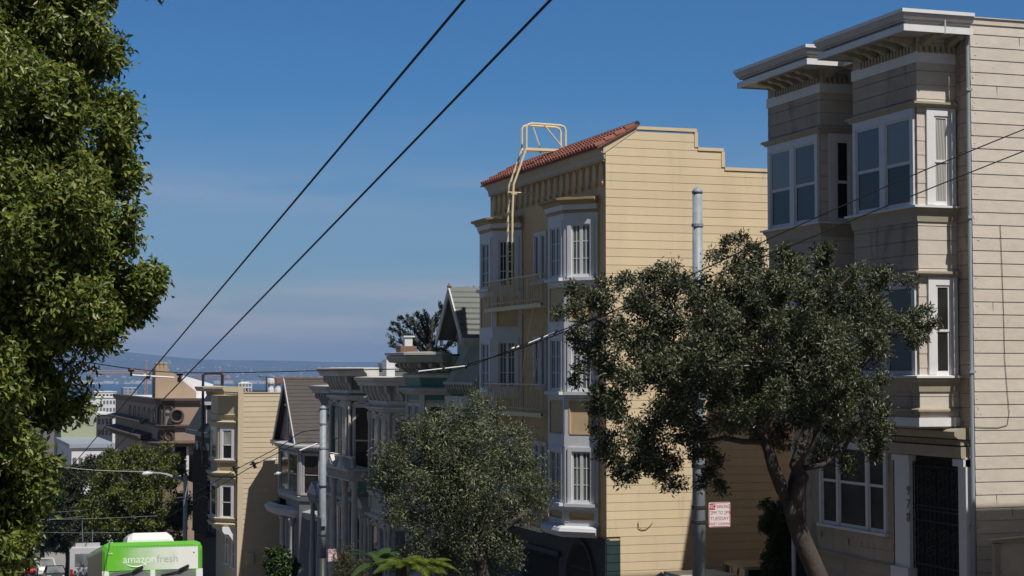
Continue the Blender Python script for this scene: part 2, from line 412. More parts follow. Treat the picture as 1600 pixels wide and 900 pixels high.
def sash_window(F, u0, u1, v0, v1, par, trim, up, lo=None, cas=0.10, dep=0.05, sill=0.09, rail=0.52, head=None, base=0.0):
    """double-hung sash: casing, two sashes with a meeting rail, sill; panes are sub-parts"""
    lo = lo or up; head = cas if head is None else head
    b = MB()
    b.fb(F, u0, u0 + cas, v0, v1, base - 0.02, base + dep); b.fb(F, u1 - cas, u1, v0, v1, base - 0.02, base + dep)
    b.fb(F, u0 + cas, u1 - cas, v1 - head, v1, base - 0.02, base + dep)
    if sill: b.fb(F, u0 - 0.04, u1 + 0.04, v0 - 0.06, v0 - 0.002, base - 0.02, base + dep + sill)
    a0, a1, c0, c1 = u0 + cas, u1 - cas, v0, v1 - head
    m = c0 + (c1 - c0) * (1 - rail); w = 0.045
    # upper sash stands further out than the lower one
    for (lo_, hi_, n1) in ((m, c1, base + 0.028), (c0, m + 0.03, base + 0.012)):
        b.fb(F, a0, a0 + w, lo_, hi_, base - 0.02, n1); b.fb(F, a1 - w, a1, lo_, hi_, base - 0.02, n1)
        b.fb(F, a0 + w, a1 - w, hi_ - w, hi_, base - 0.02, n1); b.fb(F, a0 + w, a1 - w, lo_, lo_ + w + (0.03 if lo_ == c0 else 0), base - 0.02, n1)
    o = b.build('window', trim, par)
    MB().quad(F, a0 + w * .8, a1 - w * .8, m + w * .8, c1 - w * .8, base + 0.012).build('upper_pane', up, o)
    MB().quad(F, a0 + w * .8, a1 - w * .8, c0 + w * .8, m - 0.002, base + 0.004).build('lower_pane', lo, o)
    return o
def casement(F, u0, u1, v0, v1, par, trim, pane, cas=0.10, dep=0.06, leaves=2, cols=2, rows=3, sill=0.10):
    b = MB()
    b.fb(F, u0, u0 + cas, v0, v1, -0.02, dep); b.fb(F, u1 - cas, u1, v0, v1, -0.02, dep)
    b.fb(F, u0 + cas, u1 - cas, v1 - cas, v1, -0.02, dep)
    b.fb(F, u0 + cas, u1 - cas, v0, v0 + 0.05, -0.02, dep * .8)
    if sill: b.fb(F, u0 - 0.05, u1 + 0.05, v0 - 0.09, v0 - 0.002, -0.02, dep + sill)
    a0, a1, c0, c1 = u0 + cas, u1 - cas, v0 + 0.05, v1 - cas
    lw = (a1 - a0) / leaves
    for k in range(leaves):
        l0, l1 = a0 + k * lw, a0 + (k + 1) * lw; w = 0.045
        b.fb(F, l0, l0 + w, c0, c1, -0.02, 0.03); b.fb(F, l1 - w, l1, c0, c1, -0.02, 0.03)
        b.fb(F, l0 + w, l1 - w, c0, c0 + w, -0.02, 0.03); b.fb(F, l0 + w, l1 - w, c1 - w, c1, -0.02, 0.03)
        for i in range(1, cols):
            uu = l0 + lw * i / cols; b.fb(F, uu - 0.011, uu + 0.011, c0 + w, c1 - w, -0.01, 0.022)
        for j in range(1, rows):
            vv = c0 + (c1 - c0) * j / rows; b.fb(F, l0 + w, l1 - w, vv - 0.011, vv + 0.011, -0.01, 0.020)
    o = b.build('window', trim, par)
    MB().quad(F, a0 + .01, a1 - .01, c0 + .01, c1 - .01, 0.008).build('pane', pane, o)
    return o
def brackets(b, F, u0, u1, v0, v1, reach, w=0.14, step=0.45, inset=0.12):
    n = max(1, round((u1 - u0 - 2 * inset) / step)); h = v1 - v0
    for i in range(n + 1):
        u = u0 + inset + (u1 - u0 - 2 * inset) * i / max(1, n)
        b.extr(F, u - w / 2, u + w / 2, [(0, v0), (reach * .22, v0 + h * .03), (reach * .38, v0 + h * .28), (reach * .55, v0 + h * .48),
                                          (reach * .85, v0 + h * .52), (reach, v0 + h * .72), (reach, v1), (0, v1)])
def dentils(b, F, u0, u1, v0, v1, n1, w=0.06, gap=0.06):
    u = u0 + gap * .5
    while u + w < u1: b.fb(F, u, u + w, v0, v1, 0, n1); u += w + gap

# ------------------------------------------------------------ foliage
def leaf_mesh(name, tips, axes, m, parent, L=0.09, Wd=0.3, per=11, spread=(0.5, 1.35), droop=0.25, seed=1, jit=0.04):
    """rosettes of pointed, folded leaves at the branch tips: one mesh for a whole crown"""
    rg = np.random.default_rng(seed)
    T = np.repeat(np.asarray(tips, float), per, 0); A = np.repeat(np.asarray(axes, float), per, 0)
    n = len(T)
    T = T + rg.normal(0, jit, (n, 3))
    ref = rg.normal(0, 1, (n, 3)); s = np.cross(A, ref); s /= np.linalg.norm(s, axis=1)[:, None] + 1e-9
    th = rg.uniform(*spread, n)[:, None]
    d = A * np.cos(th) + s * np.sin(th); d[:, 2] -= droop * rg.uniform(0.2, 1.4, n)
    d /= np.linalg.norm(d, axis=1)[:, None]
    side = np.cross(d, A + rg.normal(0, .35, (n, 3))); side /= np.linalg.norm(side, axis=1)[:, None] + 1e-9
    nor = np.cross(side, d)
    l = (L * rg.uniform(0.65, 1.25, n))[:, None]; w = l * Wd * rg.uniform(.8, 1.2, n)[:, None]
    base = T + d * l * 0.1; mid = base + d * l * 0.48; tip = base + d * l - nor * l * rg.uniform(0, .25, n)[:, None]
    lv = mid + side * w * .5 + nor * w * .22; rv = mid - side * w * .5 + nor * w * .22
    V = np.stack([base, rv, tip, lv], 1).reshape(-1, 3)
    off = np.array(wloc(parent)) if parent else np.zeros(3)
    V -= off
    idx = np.arange(n)[:, None] * 4
    Fc = np.concatenate([idx + np.array([[0, 1, 2]]), idx + np.array([[0, 2, 3]])], 1).reshape(-1)
    me = bpy.data.meshes.new(name)
    me.vertices.add(len(V)); me.vertices.foreach_set('co', V.astype(np.float32).ravel())
    me.loops.add(len(Fc)); me.loops.foreach_set('vertex_index', Fc.astype(np.int32))
    nt = len(Fc) // 3
    me.polygons.add(nt); me.polygons.foreach_set('loop_start', np.arange(0, nt * 3, 3, dtype=np.int32))
    me.polygons.foreach_set('loop_total', np.full(nt, 3, dtype=np.int32))
    me.update(calc_edges=True); me.validate()
    me.materials.append(m)
    o = bpy.data.objects.new(name, me); C.objects.link(o)
    if parent: o.parent = parent
    return o
def lobe_tips(lobes, dens, seed=1, inner=0.25, up=0.35, flat=0.9, cull=0.62, sub=True, per_tuft=19, tuft=(.14, .29)):
    """branch tips spread over a crown made of overlapping rounded masses, each broken into smaller tufts"""
    rg = np.random.default_rng(seed)
    cs = np.array([l[0] for l in lobes], float); rs = np.array([l[1] for l in lobes], float)
    T, A = [], []
    for c, r in zip(cs, rs):
        n = max(6, int(dens * r * r))
        if sub:   # tufts
            k = max(4, int(n / per_tuft))
            td = rg.normal(0, 1, (k, 3)); td /= np.linalg.norm(td, axis=1)[:, None]
            tc_ = td * r * rg.uniform(.62, .98, k)[:, None]; tr = r * rg.uniform(*tuft, k)
            w = rg.integers(0, k, n)
            dd = rg.normal(0, 1, (n, 3)); dd /= np.linalg.norm(dd, axis=1)[:, None]
            p = tc_[w] + dd * (tr[w] * rg.uniform(.45, 1.05, n))[:, None]
            ax = dd * .8 + p / r * .7
        else:
            dd = rg.normal(0, 1, (n, 3)); dd /= np.linalg.norm(dd, axis=1)[:, None]
            p = dd * (r * rg.uniform(inner, 1, n) ** .4)[:, None]; ax = dd.copy()
        p[:, 2] *= flat; p = p + c
        keep = np.ones(n, bool)
        for c2, r2 in zip(cs, rs):
            q = (p - c2); q[:, 2] /= flat
            keep &= np.linalg.norm(q, axis=1) > r2 * cull
        p, ax = p[keep], ax[keep]
        ax[:, 2] += up; ax += rg.normal(0, .25, ax.shape); ax /= np.linalg.norm(ax, axis=1)[:, None]
        T.append(p); A.append(ax)
    return np.concatenate(T), np.concatenate(A)
def limb(b, p0, p1, r0, r1, seed=0, wob=0.08, k=7, n=8):
    rg = random.Random(seed); a, c = Vector(p0), Vector(p1); L = (c - a).length; pts = []; rad = []
    for i in range(k + 1):
        t = i / k; q = a.lerp(c, t)
        if 0 < i < k: q += Vector((rg.uniform(-1, 1), rg.uniform(-1, 1), rg.uniform(-.6, .6))) * L * wob * .5
        pts.append(q); rad.append(r0 + (r1 - r0) * t)
    b.tube(pts, rad, n)
    return pts

# ============================================================ GROUND, STREET, FAR LAND, WATER
def sheet(name, xs, ys, zf, m, kind='structure'):
    b = MB(); nx = len(xs)
    for y in ys:
        for x in xs: b.v.append((x, y, zf(x, y)))
    for j in range(len(ys) - 1):
        for i in range(nx - 1):
            a = j * nx + i; b.f.append((a, a + 1, a + nx + 1, a + nx))
    return b.build(name, m, kind=kind)
ylist = [-60, -30, 0, 10, 20, 30, 40, 60, 80, 100, 128, 160, 200, 250, 300, 400, 500, 700, 900, 1200, 1600, 2000, 2600, 3600]
def land(x, y): return gz(y) - 0.12 + (0.004 * max(0, y - 300) if False else 0)
sheet('ground', [-3000, -900, -300, -100, -30, 0, 15, 30, 100, 300, 900, 3000], ylist, land, 'soil')
ys = [y for y in ylist if y <= 500]
sheet('road', [1.2, 7.8, 14.4], ys, lambda x, y: gz(y) - 0.004 + 0.05 * (1 - abs(x - 7.8) / 6.6), 'asphalt')
def walk(x0, x1, name):
    b = MB()
    for a, c in zip(ys, ys[1:]):
        b.hexa([(x0, a, gz(a) - .3), (x1, a, gz(a) - .3), (x1, c, gz(c) - .3), (x0, c, gz(c) - .3), (x0, a, gz(a) + .13), (x1, a, gz(a) + .13), (x1, c, gz(c) + .13), (x0, c, gz(c) + .13)])
    return b.build(name, 'concrete', kind='structure')
walk(14.4, 18.4, 'pavement'); walk(-2.4, 1.2, 'pavement')
b = MB()
y = -20
while y < 130:
    b.add([(7.74, y, gz(y) + .062), (7.86, y, gz(y) + .062), (7.86, y + 3, gz(y + 3) + .062), (7.74, y + 3, gz(y + 3) + .062)], [(0, 1, 2, 3)]); y += 7
b.build('road_marking', 'paint_line', kind='structure')

water = bpy.data.materials.new('bay_water'); water.use_nodes = True
wp = water.node_tree.nodes['Principled BSDF']; wp.inputs['Base Color'].default_value = (0.03, 0.058, 0.082, 1); wp.inputs['Roughness'].default_value = 0.4
tn = water.node_tree.nodes.new('ShaderNodeTexNoise'); tn.inputs['Scale'].default_value = 0.02; tn.inputs['Detail'].default_value = 8
gp = water.node_tree.nodes.new('ShaderNodeNewGeometry'); bp = water.node_tree.nodes.new('ShaderNodeBump'); bp.inputs['Strength'].default_value = 0.5; bp.inputs['Distance'].default_value = 3
water.node_tree.links.new(gp.outputs['Position'], tn.inputs['Vector']); water.node_tree.links.new(tn.outputs['Fac'], bp.inputs['Height']); water.node_tree.links.new(bp.outputs[0], wp.inputs['Normal'])
sheet('bay_water', [-9000, 0, 9000], [3590, 12700], lambda x, y: -75, water)

hillm = mat('far_hill_land', (0.075, 0.078, 0.05), 0.95, 0.5, 0.0016, col2=(0.18, 0.165, 0.15), thr=0.56)
rgh = random.Random(4)
waves = [(rgh.uniform(.0003, .0035), rgh.uniform(.0002, .0012), rgh.uniform(0, 6)) for _ in range(14)]
def hillz(x, y):
    t = (y - 12600) / 5200.0
    if t <= 0: return -77
    ridge = 190 - 0.018 * (x - 1500) if x > -2000 else 250
    n = sum(math.sin(x * a + y * c + p) * 0.09 / (0.5 + i * .11) for i, (a, c, p) in enumerate(waves))
    return -74 + (ridge + 74) * min(1, t) ** 1.5 * (1 + 0.42 * n)
sheet('far_hills', [-7000 + 150 * i for i in range(110)], [12600 + 260 * j for j in range(22)], hillz, hillm)
# low flat shore with sheds and a harbour edge on the far side of the bay
sheet('far_shore', [-9000, -2000, 2500, 9000], [12500, 12800], lambda x, y: -72.5, mat('shore_ground', (0.36, 0.33, 0.29), .9, .2, .01))
rs = random.Random(11)
sh = MB()
for i in range(70):
    x = rs.uniform(700, 4200); w = rs.uniform(20, 120); h = rs.uniform(8, 22)
    sh.box(x, x + w, 12450 + i, 12480 + i + rs.uniform(10, 60), -76, -73 + h)
o = sh.build('harbour_sheds', mat('harbour_shed_paint', (0.55, 0.52, 0.48), .8, .3, .02)); o['kind'] = 'stuff'
tag(o, 'pale band of port sheds along the far shore of the bay', 'harbour sheds')
tw = MB()
for i in range(900):
    x = rs.uniform(-1500, 7500); y = rs.uniform(12900, 16500); s_ = rs.uniform(6, 16); z = hillz(x, y)
    tw.box(x, x + s_ * 1.6, y, y + s_, z - 8, z + s_ * .6)
o = tw.build('hillside_town', mat('town_walls', (0.5, 0.47, 0.43), .9, .35, .02)); o['kind'] = 'stuff'
tag(o, 'specks of distant houses spread over the hazy hillside', 'far town')

ct = MB(); rc = random.Random(23)
for i in range(420):
    y = 225 * (2600 / 225) ** rc.random(); x = rc.uniform(-.35, .055) * y - 6; w = rc.uniform(7, 16); d_ = rc.uniform(8, 20); h = rc.uniform(6, 12) * (1 + (y > 900) * rc.uniform(0, .8))
    if .0 * y < x < .10 * y and y < 280: continue
    z = gz(y); ct.box(x - w / 2, x + w / 2, y, y + d_, z - 2, z + h)
    if rc.random() < .5: ct.box(x - w / 3, x - w / 3 + 2.5, y + 2, y + 5, z + h, z + h + 2.2)
    for k in range(rc.randint(1, 3)): ct.box(x - w / 2 + 1 + 3 * k, x - w / 2 + 2.2 + 3 * k, y - .15, y + .02, z + h - 3.4, z + h - 1.6)
o = ct.build('far_town', mat('far_town_walls', (.44, .42, .39), .85, .3, .03, island=.4)); o['kind'] = 'stuff'
tag(o, 'jumble of low pale houses in the far low ground beyond the street', 'far town')

# ============================================================ BEIGE HOUSE (nearest, right)
def beige_house():
    X, d = 19.3, 0.87; Xb = X - d
    Y0 = onX(1517, 500, X)[0]; Y1 = onX(1240, 500, X)[0]
    n0 = onX(1493, 200, X)[0]; n1 = onX(1333, 200, Xb)[0]
    f0 = onX(1282, 200, Xb)[0]; f1 = onX(1200, 200, Xb)[0]
    Z = lambda py: zat(py, Xb, n0)                # rows measured on the near bay's corner
    ztop = zat(26, X, Y0); zbot = gz(Y0) - 2
    H = thing('wooden_house', 'weathered beige clapboard house with two square bays and bracketed cornice over a gated doorway', 'house', (X, Y0, gz(Y0)))
    zbay = Z(665)
    pb = plan(X, Y1, Y0, [(f1, f0, d, 0), (n1, n0, d, 0)])
    # core walls
    w = MB(); bk = 0.025
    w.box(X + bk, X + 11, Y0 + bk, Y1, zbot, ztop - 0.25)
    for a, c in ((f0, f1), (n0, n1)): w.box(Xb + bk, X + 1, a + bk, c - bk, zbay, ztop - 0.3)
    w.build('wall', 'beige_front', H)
    # street front cladding in wide boards
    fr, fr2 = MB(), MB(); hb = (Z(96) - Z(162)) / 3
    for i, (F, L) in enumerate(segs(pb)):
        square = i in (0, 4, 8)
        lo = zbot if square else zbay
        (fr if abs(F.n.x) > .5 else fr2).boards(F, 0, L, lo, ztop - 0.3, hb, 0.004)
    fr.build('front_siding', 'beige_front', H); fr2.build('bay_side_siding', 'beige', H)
    Fs = Frame((X, Y0), (1, 0))
    sd_ = MB(); hs = 20.1 / FPX * (X * math.sin(YAW) + Y0 * math.cos(YAW))
    sd_.boards(Fs, 0.06, 11, zbot, ztop - 0.14, hs, 0.008)
    sd_.build('side_siding', 'beige', H)
    rj = random.Random(31); jt = MB(); pe = MB()
    k = 0; v = zbot
    while v < ztop - .3:
        if v > -4:
            for _ in range(1 if rj.random() < .22 else 0):
                u = rj.uniform(.35, 1.9); jt.fb(Fs, u, u + .008, v + .012, v + hs - .006, -.005, .0095 - .004)
            for _ in range(rj.choice((0, 1, 2, 3, 5))):
                near = rj.random() < .7
                u = .07 + (abs(rj.gauss(0, .05)) if near else rj.uniform(.1, 1.6)); vv = v + rj.uniform(.03, hs - .03); L = rj.uniform(.012, .07 if near else .05); h_ = rj.uniform(.004, .013)
                d_ = .010 - .014 * (vv - v) / hs + .0015
                pe.add([Fs.p(u, vv, d_), Fs.p(u + L * .6, vv - h_ * .4, d_ + .0008), Fs.p(u + L, vv + h_ * rj.uniform(-.2, .6), d_), Fs.p(u + L * .45, vv + h_, d_ - .0004)], [(0, 1, 2, 3)])
        v += hs
    jt.build('board_joint', 'bark_dark', H); pe.build('peeled_paint', mat('bare_wood', (.20, .165, .14), .85, .3, 9), H)
    cp = MB(); cp.fb(Fs, -0.02, 11, ztop - .14, ztop - 0.02, -.2, 0.02); cp.fb(Fs, -0.05, 11, ztop - .02, ztop, -.25, 0.05)
    cp.build('parapet_cap', 'beige', H)
    pp = MB(); pp.tube([(X - .035, Y0 - .05, zbot), (X - .035, Y0 - .05, ztop - .18)], .042, 10)
    for z in (-3, 0, 3, 5.5): pp.fb(Fs, -.10, .03, z, z + .05, 0, .11)
    pp.build('downpipe', 'pipe', H)
    # bands, sills and the white frieze round each bay
    sills = [(Z(322), Z(168)), (Z(588), Z(433))]
    for k, (a, c) in enumerate(((f1, f0), (n1, n0))):
        bp_ = [(X, a), (Xb, a), (Xb, c), (X, c)]
        t = MB()
        for zs, zh in sills:
            t.sweep(bp_, [(0, zs - .30), (.03, zs - .30), (.05, zs - .12), (.10, zs - .06), (.10, zs - .03), (0, zs - .03)])
            t.sweep(bp_, [(0, zh), (.05, zh), (.08, zh + .04), (.13, zh + .07), (.13, zh + .11), (0, zh + .13)])
        t.sweep(bp_, [(0, Z(643)), (.08, Z(643)), (.08, Z(640)), (0, Z(637))])
        build_split(t, 'bay_moulding', 'beige_trim', H)
        t = MB()
        for zs, zh in sills: t.sweep(bp_, [(0, zs - .03), (.15, zs - .03), (.15, zs + .01), (0, zs + .03)])
        t.sweep(bp_, [(0, Z(97)), (.025, Z(97)), (.025, Z(80)), (0, Z(80))])
        t.sweep(bp_, [(0, zbay - .02), (.05, zbay - .02), (.05, Z(653)), (0, Z(653))])
        build_split(t, 'bay_trim', 'white_trim', H)
        MB().box(Xb, X, c, a, zbay - .06, zbay).build('bay_floor', 'beige_trim', H)
        # windows: two on the front, one on each side
        S_ = segs(bp_)
        F, L = S_[1]
        for j, (zs, zh) in enumerate(sills):
            for q in (0, 1):
                u0 = .06 + q * (L / 2 - .07); u1 = u0 + L / 2 - .045 - .008 * q
                sash_window(F, u0, u1, zs + .03, zh, H, 'blue_trim', M[('g_blue', 'g_blind', 'g_blind', 'g_blue')[2 * k + q]] if j == 0 else M['g_deep'], M[('g_deep', 'g_dark')[(q + k) % 2]], cas=.125, head=.16, sill=0, base=.004 + .003 * q)
            Fq, Lq = S_[2]
            sash_window(Fq, .19, Lq - .03, zs + .03, zh, H, 'white_trim', M['g_white'] if (j == 0 and k == 1) else (M['g_room'] if k == 1 else M['g_dark']),
                        None, cas=.165, head=.15, sill=0, base=.004)
    # cornice: main wall and bays in one broken line, with brackets and dentils
    cpts = plan(X, Y1 - .25, Y0 - .02, [(f1 - .42, f0, d, 0), (n1 - .37, n0, d, 0)])[:-1]
    zc, zf, zt = Z(80), zat(46, Xb - .7, n0 - .7), ztop + .02
    c = MB(); o_ = 0.66
    c.sweep(cpts, [(0, zf + .02), (o_ - .04, zf + .02), (o_ - .04, zf), (o_, zf), (o_, zf + .125), (o_ - .10, zf + .13), (o_ - .10, zf + .185), (o_ - .03, zf + .19), (o_ - .03, zf + .225), (o_ + .0, zf + .23), (o_ + .05, zt - .09), (o_ + .05, zt - .07), (0, zt - .07)])
    c.build('cornice', 'grey_trim', H)
    c = MB(); c.sweep(cpts, [(-.1, zt - .068), (o_ + .07, zt - .068), (o_ + .07, zt), (-.1, zt)])
    c.build('cornice_cap', 'white_trim', H)
    # sunlit returns are the same white paint as the fascia board
    c = MB(); c.sweep(cpts, [(o_ - .02, zf - .005), (o_ + .006, zf - .005), (o_ + .006, zf + .12), (o_ - .02, zf + .12)])
    c.build('fascia_board', 'white_trim', H)
    c = MB(); c.box(X - .64, X - .61, n0 - o_ - .012, n0 - o_ + .1, zf - .02, zt - .03); c.build('cornice_joint', 'grey_trim', H)
    br = MB(); de = MB()
    for F, L in segs(cpts):
        if L > 0.5:
            brackets(br, F, 0, L, zc + .10, zf + .02, .50, .15, .46, .16)
        dentils(de, F, 0, L, zc - .02, zc + .11, .075, .065, .06)
    build_split(br, 'cornice_bracket', 'beige_trim', H); de.build('dentil_band', 'beige_trim', H)
    # ground floor triple window
    Ff = Frame((X, Y1), (0, -1)); U = lambda px, py: Y1 - onX(px, py, X)[0]
    zs, zh = onX(1388, 834, X)[1], onX(1388, 693, X)[1]
    ua, ub = U(1283, 760), U(1388, 760); Lw = ub - ua
    for k, (p, q) in enumerate(((0, .30), (.27, .74), (.71, 1))):
        sash_window(Ff, ua + Lw * p, ua + Lw * q, zs, zh, H, 'blue_trim', M['g_dark'], M['g_room'], cas=.10, head=.14, rail=.45, sill=.05, base=.004 + .004 * k)
    m = MB(); m.fb(Ff, ua - .08, ub + .08, zh, zh + .12, 0, .10)
    zl = onX(1388, 882, X)[1]
    m.extr(Ff, U(1255, 850), U(1405, 850), [(0, zl - .05), (.06, zl - .05), (.08, zl), (0, zl + .05)])
    for px, py in ((1282, 834), (1324, 846), (1346, 850), (1394, 856)):   # small vents along the base
        u, v = U(px, py), onX(px, py, X)[1]; m.fb(Ff, u - .05, u + .05, v - .06, v + .06, 0, .012)
    m.build('base_moulding', 'beige_trim', H)
    # doorway
    uL0, uL1, uR0, uR1 = U(1407, 760), U(1430, 760), U(1507, 760), U(1519, 760)
    zt_ = onX(1450, 711, X)[1]; zp = onX(1415, 884, X)[1]
    D = MB(); D.fb(Ff, uL1 - .01, uR0 + .01, zbot, zt_, -.02, .008); D.build('doorway_recess', 'void', H)
    p = MB()
    p.fb(Ff, uL0, uL1, zp, zt_ + .02, 0, .14); p.fb(Ff, uL0 - .03, uL1 + .05, zt_ - .14, zt_ - .02, 0, .19)
    p.fb(Ff, uR0, uR1, zbot, zt_ + .02, 0, .14); p.fb(Ff, uR0 - .12, uR1, zt_ - .16, zt_ - .02, 0, .19)
    p.fb(Ff, uL0 - .06, uL1 + .06, zp - .25, zp, 0, .22); p.fb(Ff, uL0 - .02, uL1 + .02, zbot, zp - .25, 0, .18)
    p.build('door_post', 'blue_trim', H)
    p = MB(); a_, c_ = U(1388, 690), Y1 - Y0 - .06
    p.extr(Ff, a_, c_, [(0, zt_), (.20, zt_), (.22, zt_ + .05), (.22, zt_ + .22), (0, zt_ + .22)])
    p.extr(Ff, a_ - .1, c_, [(0, zt_ + .36), (.28, zt_ + .38), (.36, zt_ + .44), (.36, zt_ + .52), (.30, zt_ + .56), (0, zt_ + .60)])
    dentils(p, Ff, a_, c_, zt_ + .25, zt_ + .35, .20, .035, .035)
    p.build('door_lintel', 'beige_trim', H)
    g = MB(); gu0, gu1 = uL1 + .03, uR0 - .02; gw = gu1 - gu0; N0 = .06
    def bar(u0, v0, u1, v1, r=.012): g.tube([Ff.p(u0, v0, N0), Ff.p(u1, v1, N0)], r, 5)
    gb = zt_ - 2.9
    for k in range(12): bar(gu0 + gw * k / 11, gb, gu0 + gw * k / 11, zt_ - .02 if k % 4 == 0 else zt_ - .22)
    for v in (zt_ - .22, zt_ - 1.02, zt_ - 1.1, zt_ - 1.32, zt_ - 2.2): bar(gu0 - .02, v, gu1, v, .014)
    def scroll(cu, cv, r, a0, turns, sgn):
        pts = []
        for k in range(22):
            t = k / 21; a = a0 + sgn * turns * 2 * PI * t; rr = r * (1 - .8 * t)
            pts.append(Ff.p(cu + rr * math.cos(a), cv + rr * math.sin(a), N0))
        g.tube(pts, .010, 4)
    for k in range(4):
        cu = gu0 + gw * (k + .5) / 4
        for v, r in ((zt_ - .42, .16), (zt_ - .78, .17), (zt_ - 1.62, .17), (zt_ - 1.95, .15)):
            scroll(cu - .07, v, r * .8, 0, 1.3, 1); scroll(cu + .07, v + .05, r * .8, PI, 1.3, -1)
    pts = [Ff.p(gu0 + gw * (.5 + .5 * math.cos(a)), zt_ - .24 + .22 * math.sin(a), N0) for a in [PI * i / 16 for i in range(17)]]
    g.tube(pts, .014, 5)
    g.build('security_gate', 'iron', H)
    for ch, py in (('9', 767), ('7', 788), ('8', 809)):
        yy, vv = onX(1419, py, X - .15); text('house_number', ch, .27, 'num', H, (X - .147, yy, vv), (PI / 2, 0, -PI / 2), .012)
    # far corner: white pipe and the dark passage gate
    p = MB(); yy = onX(1240, 760, X - .05)[0]
    p.tube([(X - .06, yy, zbot), (X - .06, yy, onX(1240, 690, X)[1])], .05, 8); p.build('downpipe', 'blue_trim', H)
    q = MB(); q.fb(Ff, U(1246, 870), U(1262, 870) + .25, zbot, onX(1250, 842, X)[1], -.02, .03); q.build('passage_door', 'void', H)
    # loose cable stapled to the side wall
    cb = MB(); pts = []
    for px, py in ((1563, 351), (1565, 400), (1568, 480), (1570, 560), (1574, 612), (1577, 645), (1574, 664), (1560, 668), (1540, 668), (1524, 667)):
        x_, z_ = onY(px, py, Y0 - .02); pts.append((x_, Y0 - .02, z_))
    cb.tube(pts, .0055, 5); cb.build('wall_cable', 'bark_dark', H)
    # unseen wing added behind the house so its roof edge shades the yellow flank
    rw = MB(); zr = 6.4
    rw.box(22.2, 30, Y0 + 1, 41.3, zbot, zr); rw.box(22.1, 30.1, Y0 + .9, 41.4, zr, zr + .12)
    rw.build('unseen_shade_wing', 'beige', H)
    return H
beige_house()

# next plot uphill: low house out of frame to the right, whose roof shades the foot of the beige wall
def uphill_house():
    H = thing('corner_house', 'plain low pale house uphill of the weathered beige house', 'house', (19.6, 14, gz(14)))
    w = MB(); w.box(19.6, 30, 14, 24.3, gz(24) - 1, 5.6); w.build('wall', 'cream_front', H)
    w = MB(); w.box(19.3, 30.2, 13.8, 24.5, 5.6, 5.85); w.build('roof', 'roof_dark', H)
    F = Frame((19.6, 24.3), (0, -1))
    for u in (1.2, 4.2, 7.2): 
        for z in (2.2, -1.2): sash_window(F, u, u + 1.2, z, z + 1.9, H, 'blue_trim', M['g_dark'])
uphill_house()
# the row across the street, behind and beside the camera: it shuts off the low western sky
def row_house_opposite(k, label, Y0, Y1, top, m):
    X = -3.2; H = thing('rowhouse', label, 'house', (X, Y0, gz(Y0)))
    w = MB(); w.box(X - 11, X, Y0, Y1, gz(Y1) - 1.5, top); w.box(X - .2, X + .9, Y0 + .8, Y0 + 3.6, gz(Y0) + 3.2, top - .4); w.build('wall', m, H)
    c = MB(); c.box(X - 11, X + .5, Y0, Y1, top, top + .35); c.build('cornice', 'grey_trim', H)
    F = Frame((X, Y0), (0, 1))
    for z in (gz(Y0) + 4.2, gz(Y0) + 7.6):
        for u in (4.6, 6.2): sash_window(F, u, u + 1.1, z, z + 1.9, H, 'white_trim', M['g_dark'])
    F = Frame((X + .9, Y0), (0, 1))
    for z in (gz(Y0) + 4.2, gz(Y0) + 7.6): sash_window(F, 1.2, 2.9, z, z + 1.9, H, 'white_trim', M['g_grey'])
    MB().fb(Frame((X, Y0), (0, 1)), 5, 6.2, gz(Y0) - .5, gz(Y0) + 2.2, 0, .05).build('front_door', 'brown_trim', H)
for k, (m, nm) in enumerate((('grey_house', 'blue grey'), ('sage', 'sage green'), ('stone_white', 'weathered white'), ('brown_wall', 'brown'), ('cream_front', 'buff'), ('grey_green', 'dull green'))):
    ya = -14 + 11.5 * k; row_house_opposite(k, nm + ' rowhouse on the near side of the street, behind the tall tree', ya, ya + 11.4, gz(ya + 6) + 11.5, m)

# boarded gate post panel at the foot of the beige wall
def side_gate():
    yg = 29.3
    x0, z1 = onY(1549, 846, yg); x1 = 21.6; zb = gz(yg) - .2
    G = thing('wooden_gate', 'beige boarded side gate with a capped post at the foot of the peeling clapboard wall', 'gate', (x0, yg, zb))
    F = Frame((x0, yg), (1, 0))
    b = MB(); b.fb(F, .16, x1 - x0, zb, z1 - .04, -.04, 0); b.fb(F, .20, x1 - x0, z1 - .62, z1 - .56, 0, .012); b.build('panel', 'beige', G)
    b = MB(); b.fb(F, .04, .16, zb, z1 - .08, -.06, .06); b.fb(F, .01, .19, z1 - .08, z1 - .04, -.08, .08); b.build('gate_post', 'beige_trim', G)
    b = MB()
    a = [F.p(-.05, z1 - .03, .08), F.p(x1 - x0, z1 + .10, .08), F.p(x1 - x0, z1 + .10, -.1), F.p(-.05, z1 - .03, -.1)]
    b.hexa(a + [(x, y, z + .06) for x, y, z in a]); b.build('cap_rail', 'beige_trim', G)
side_gate()

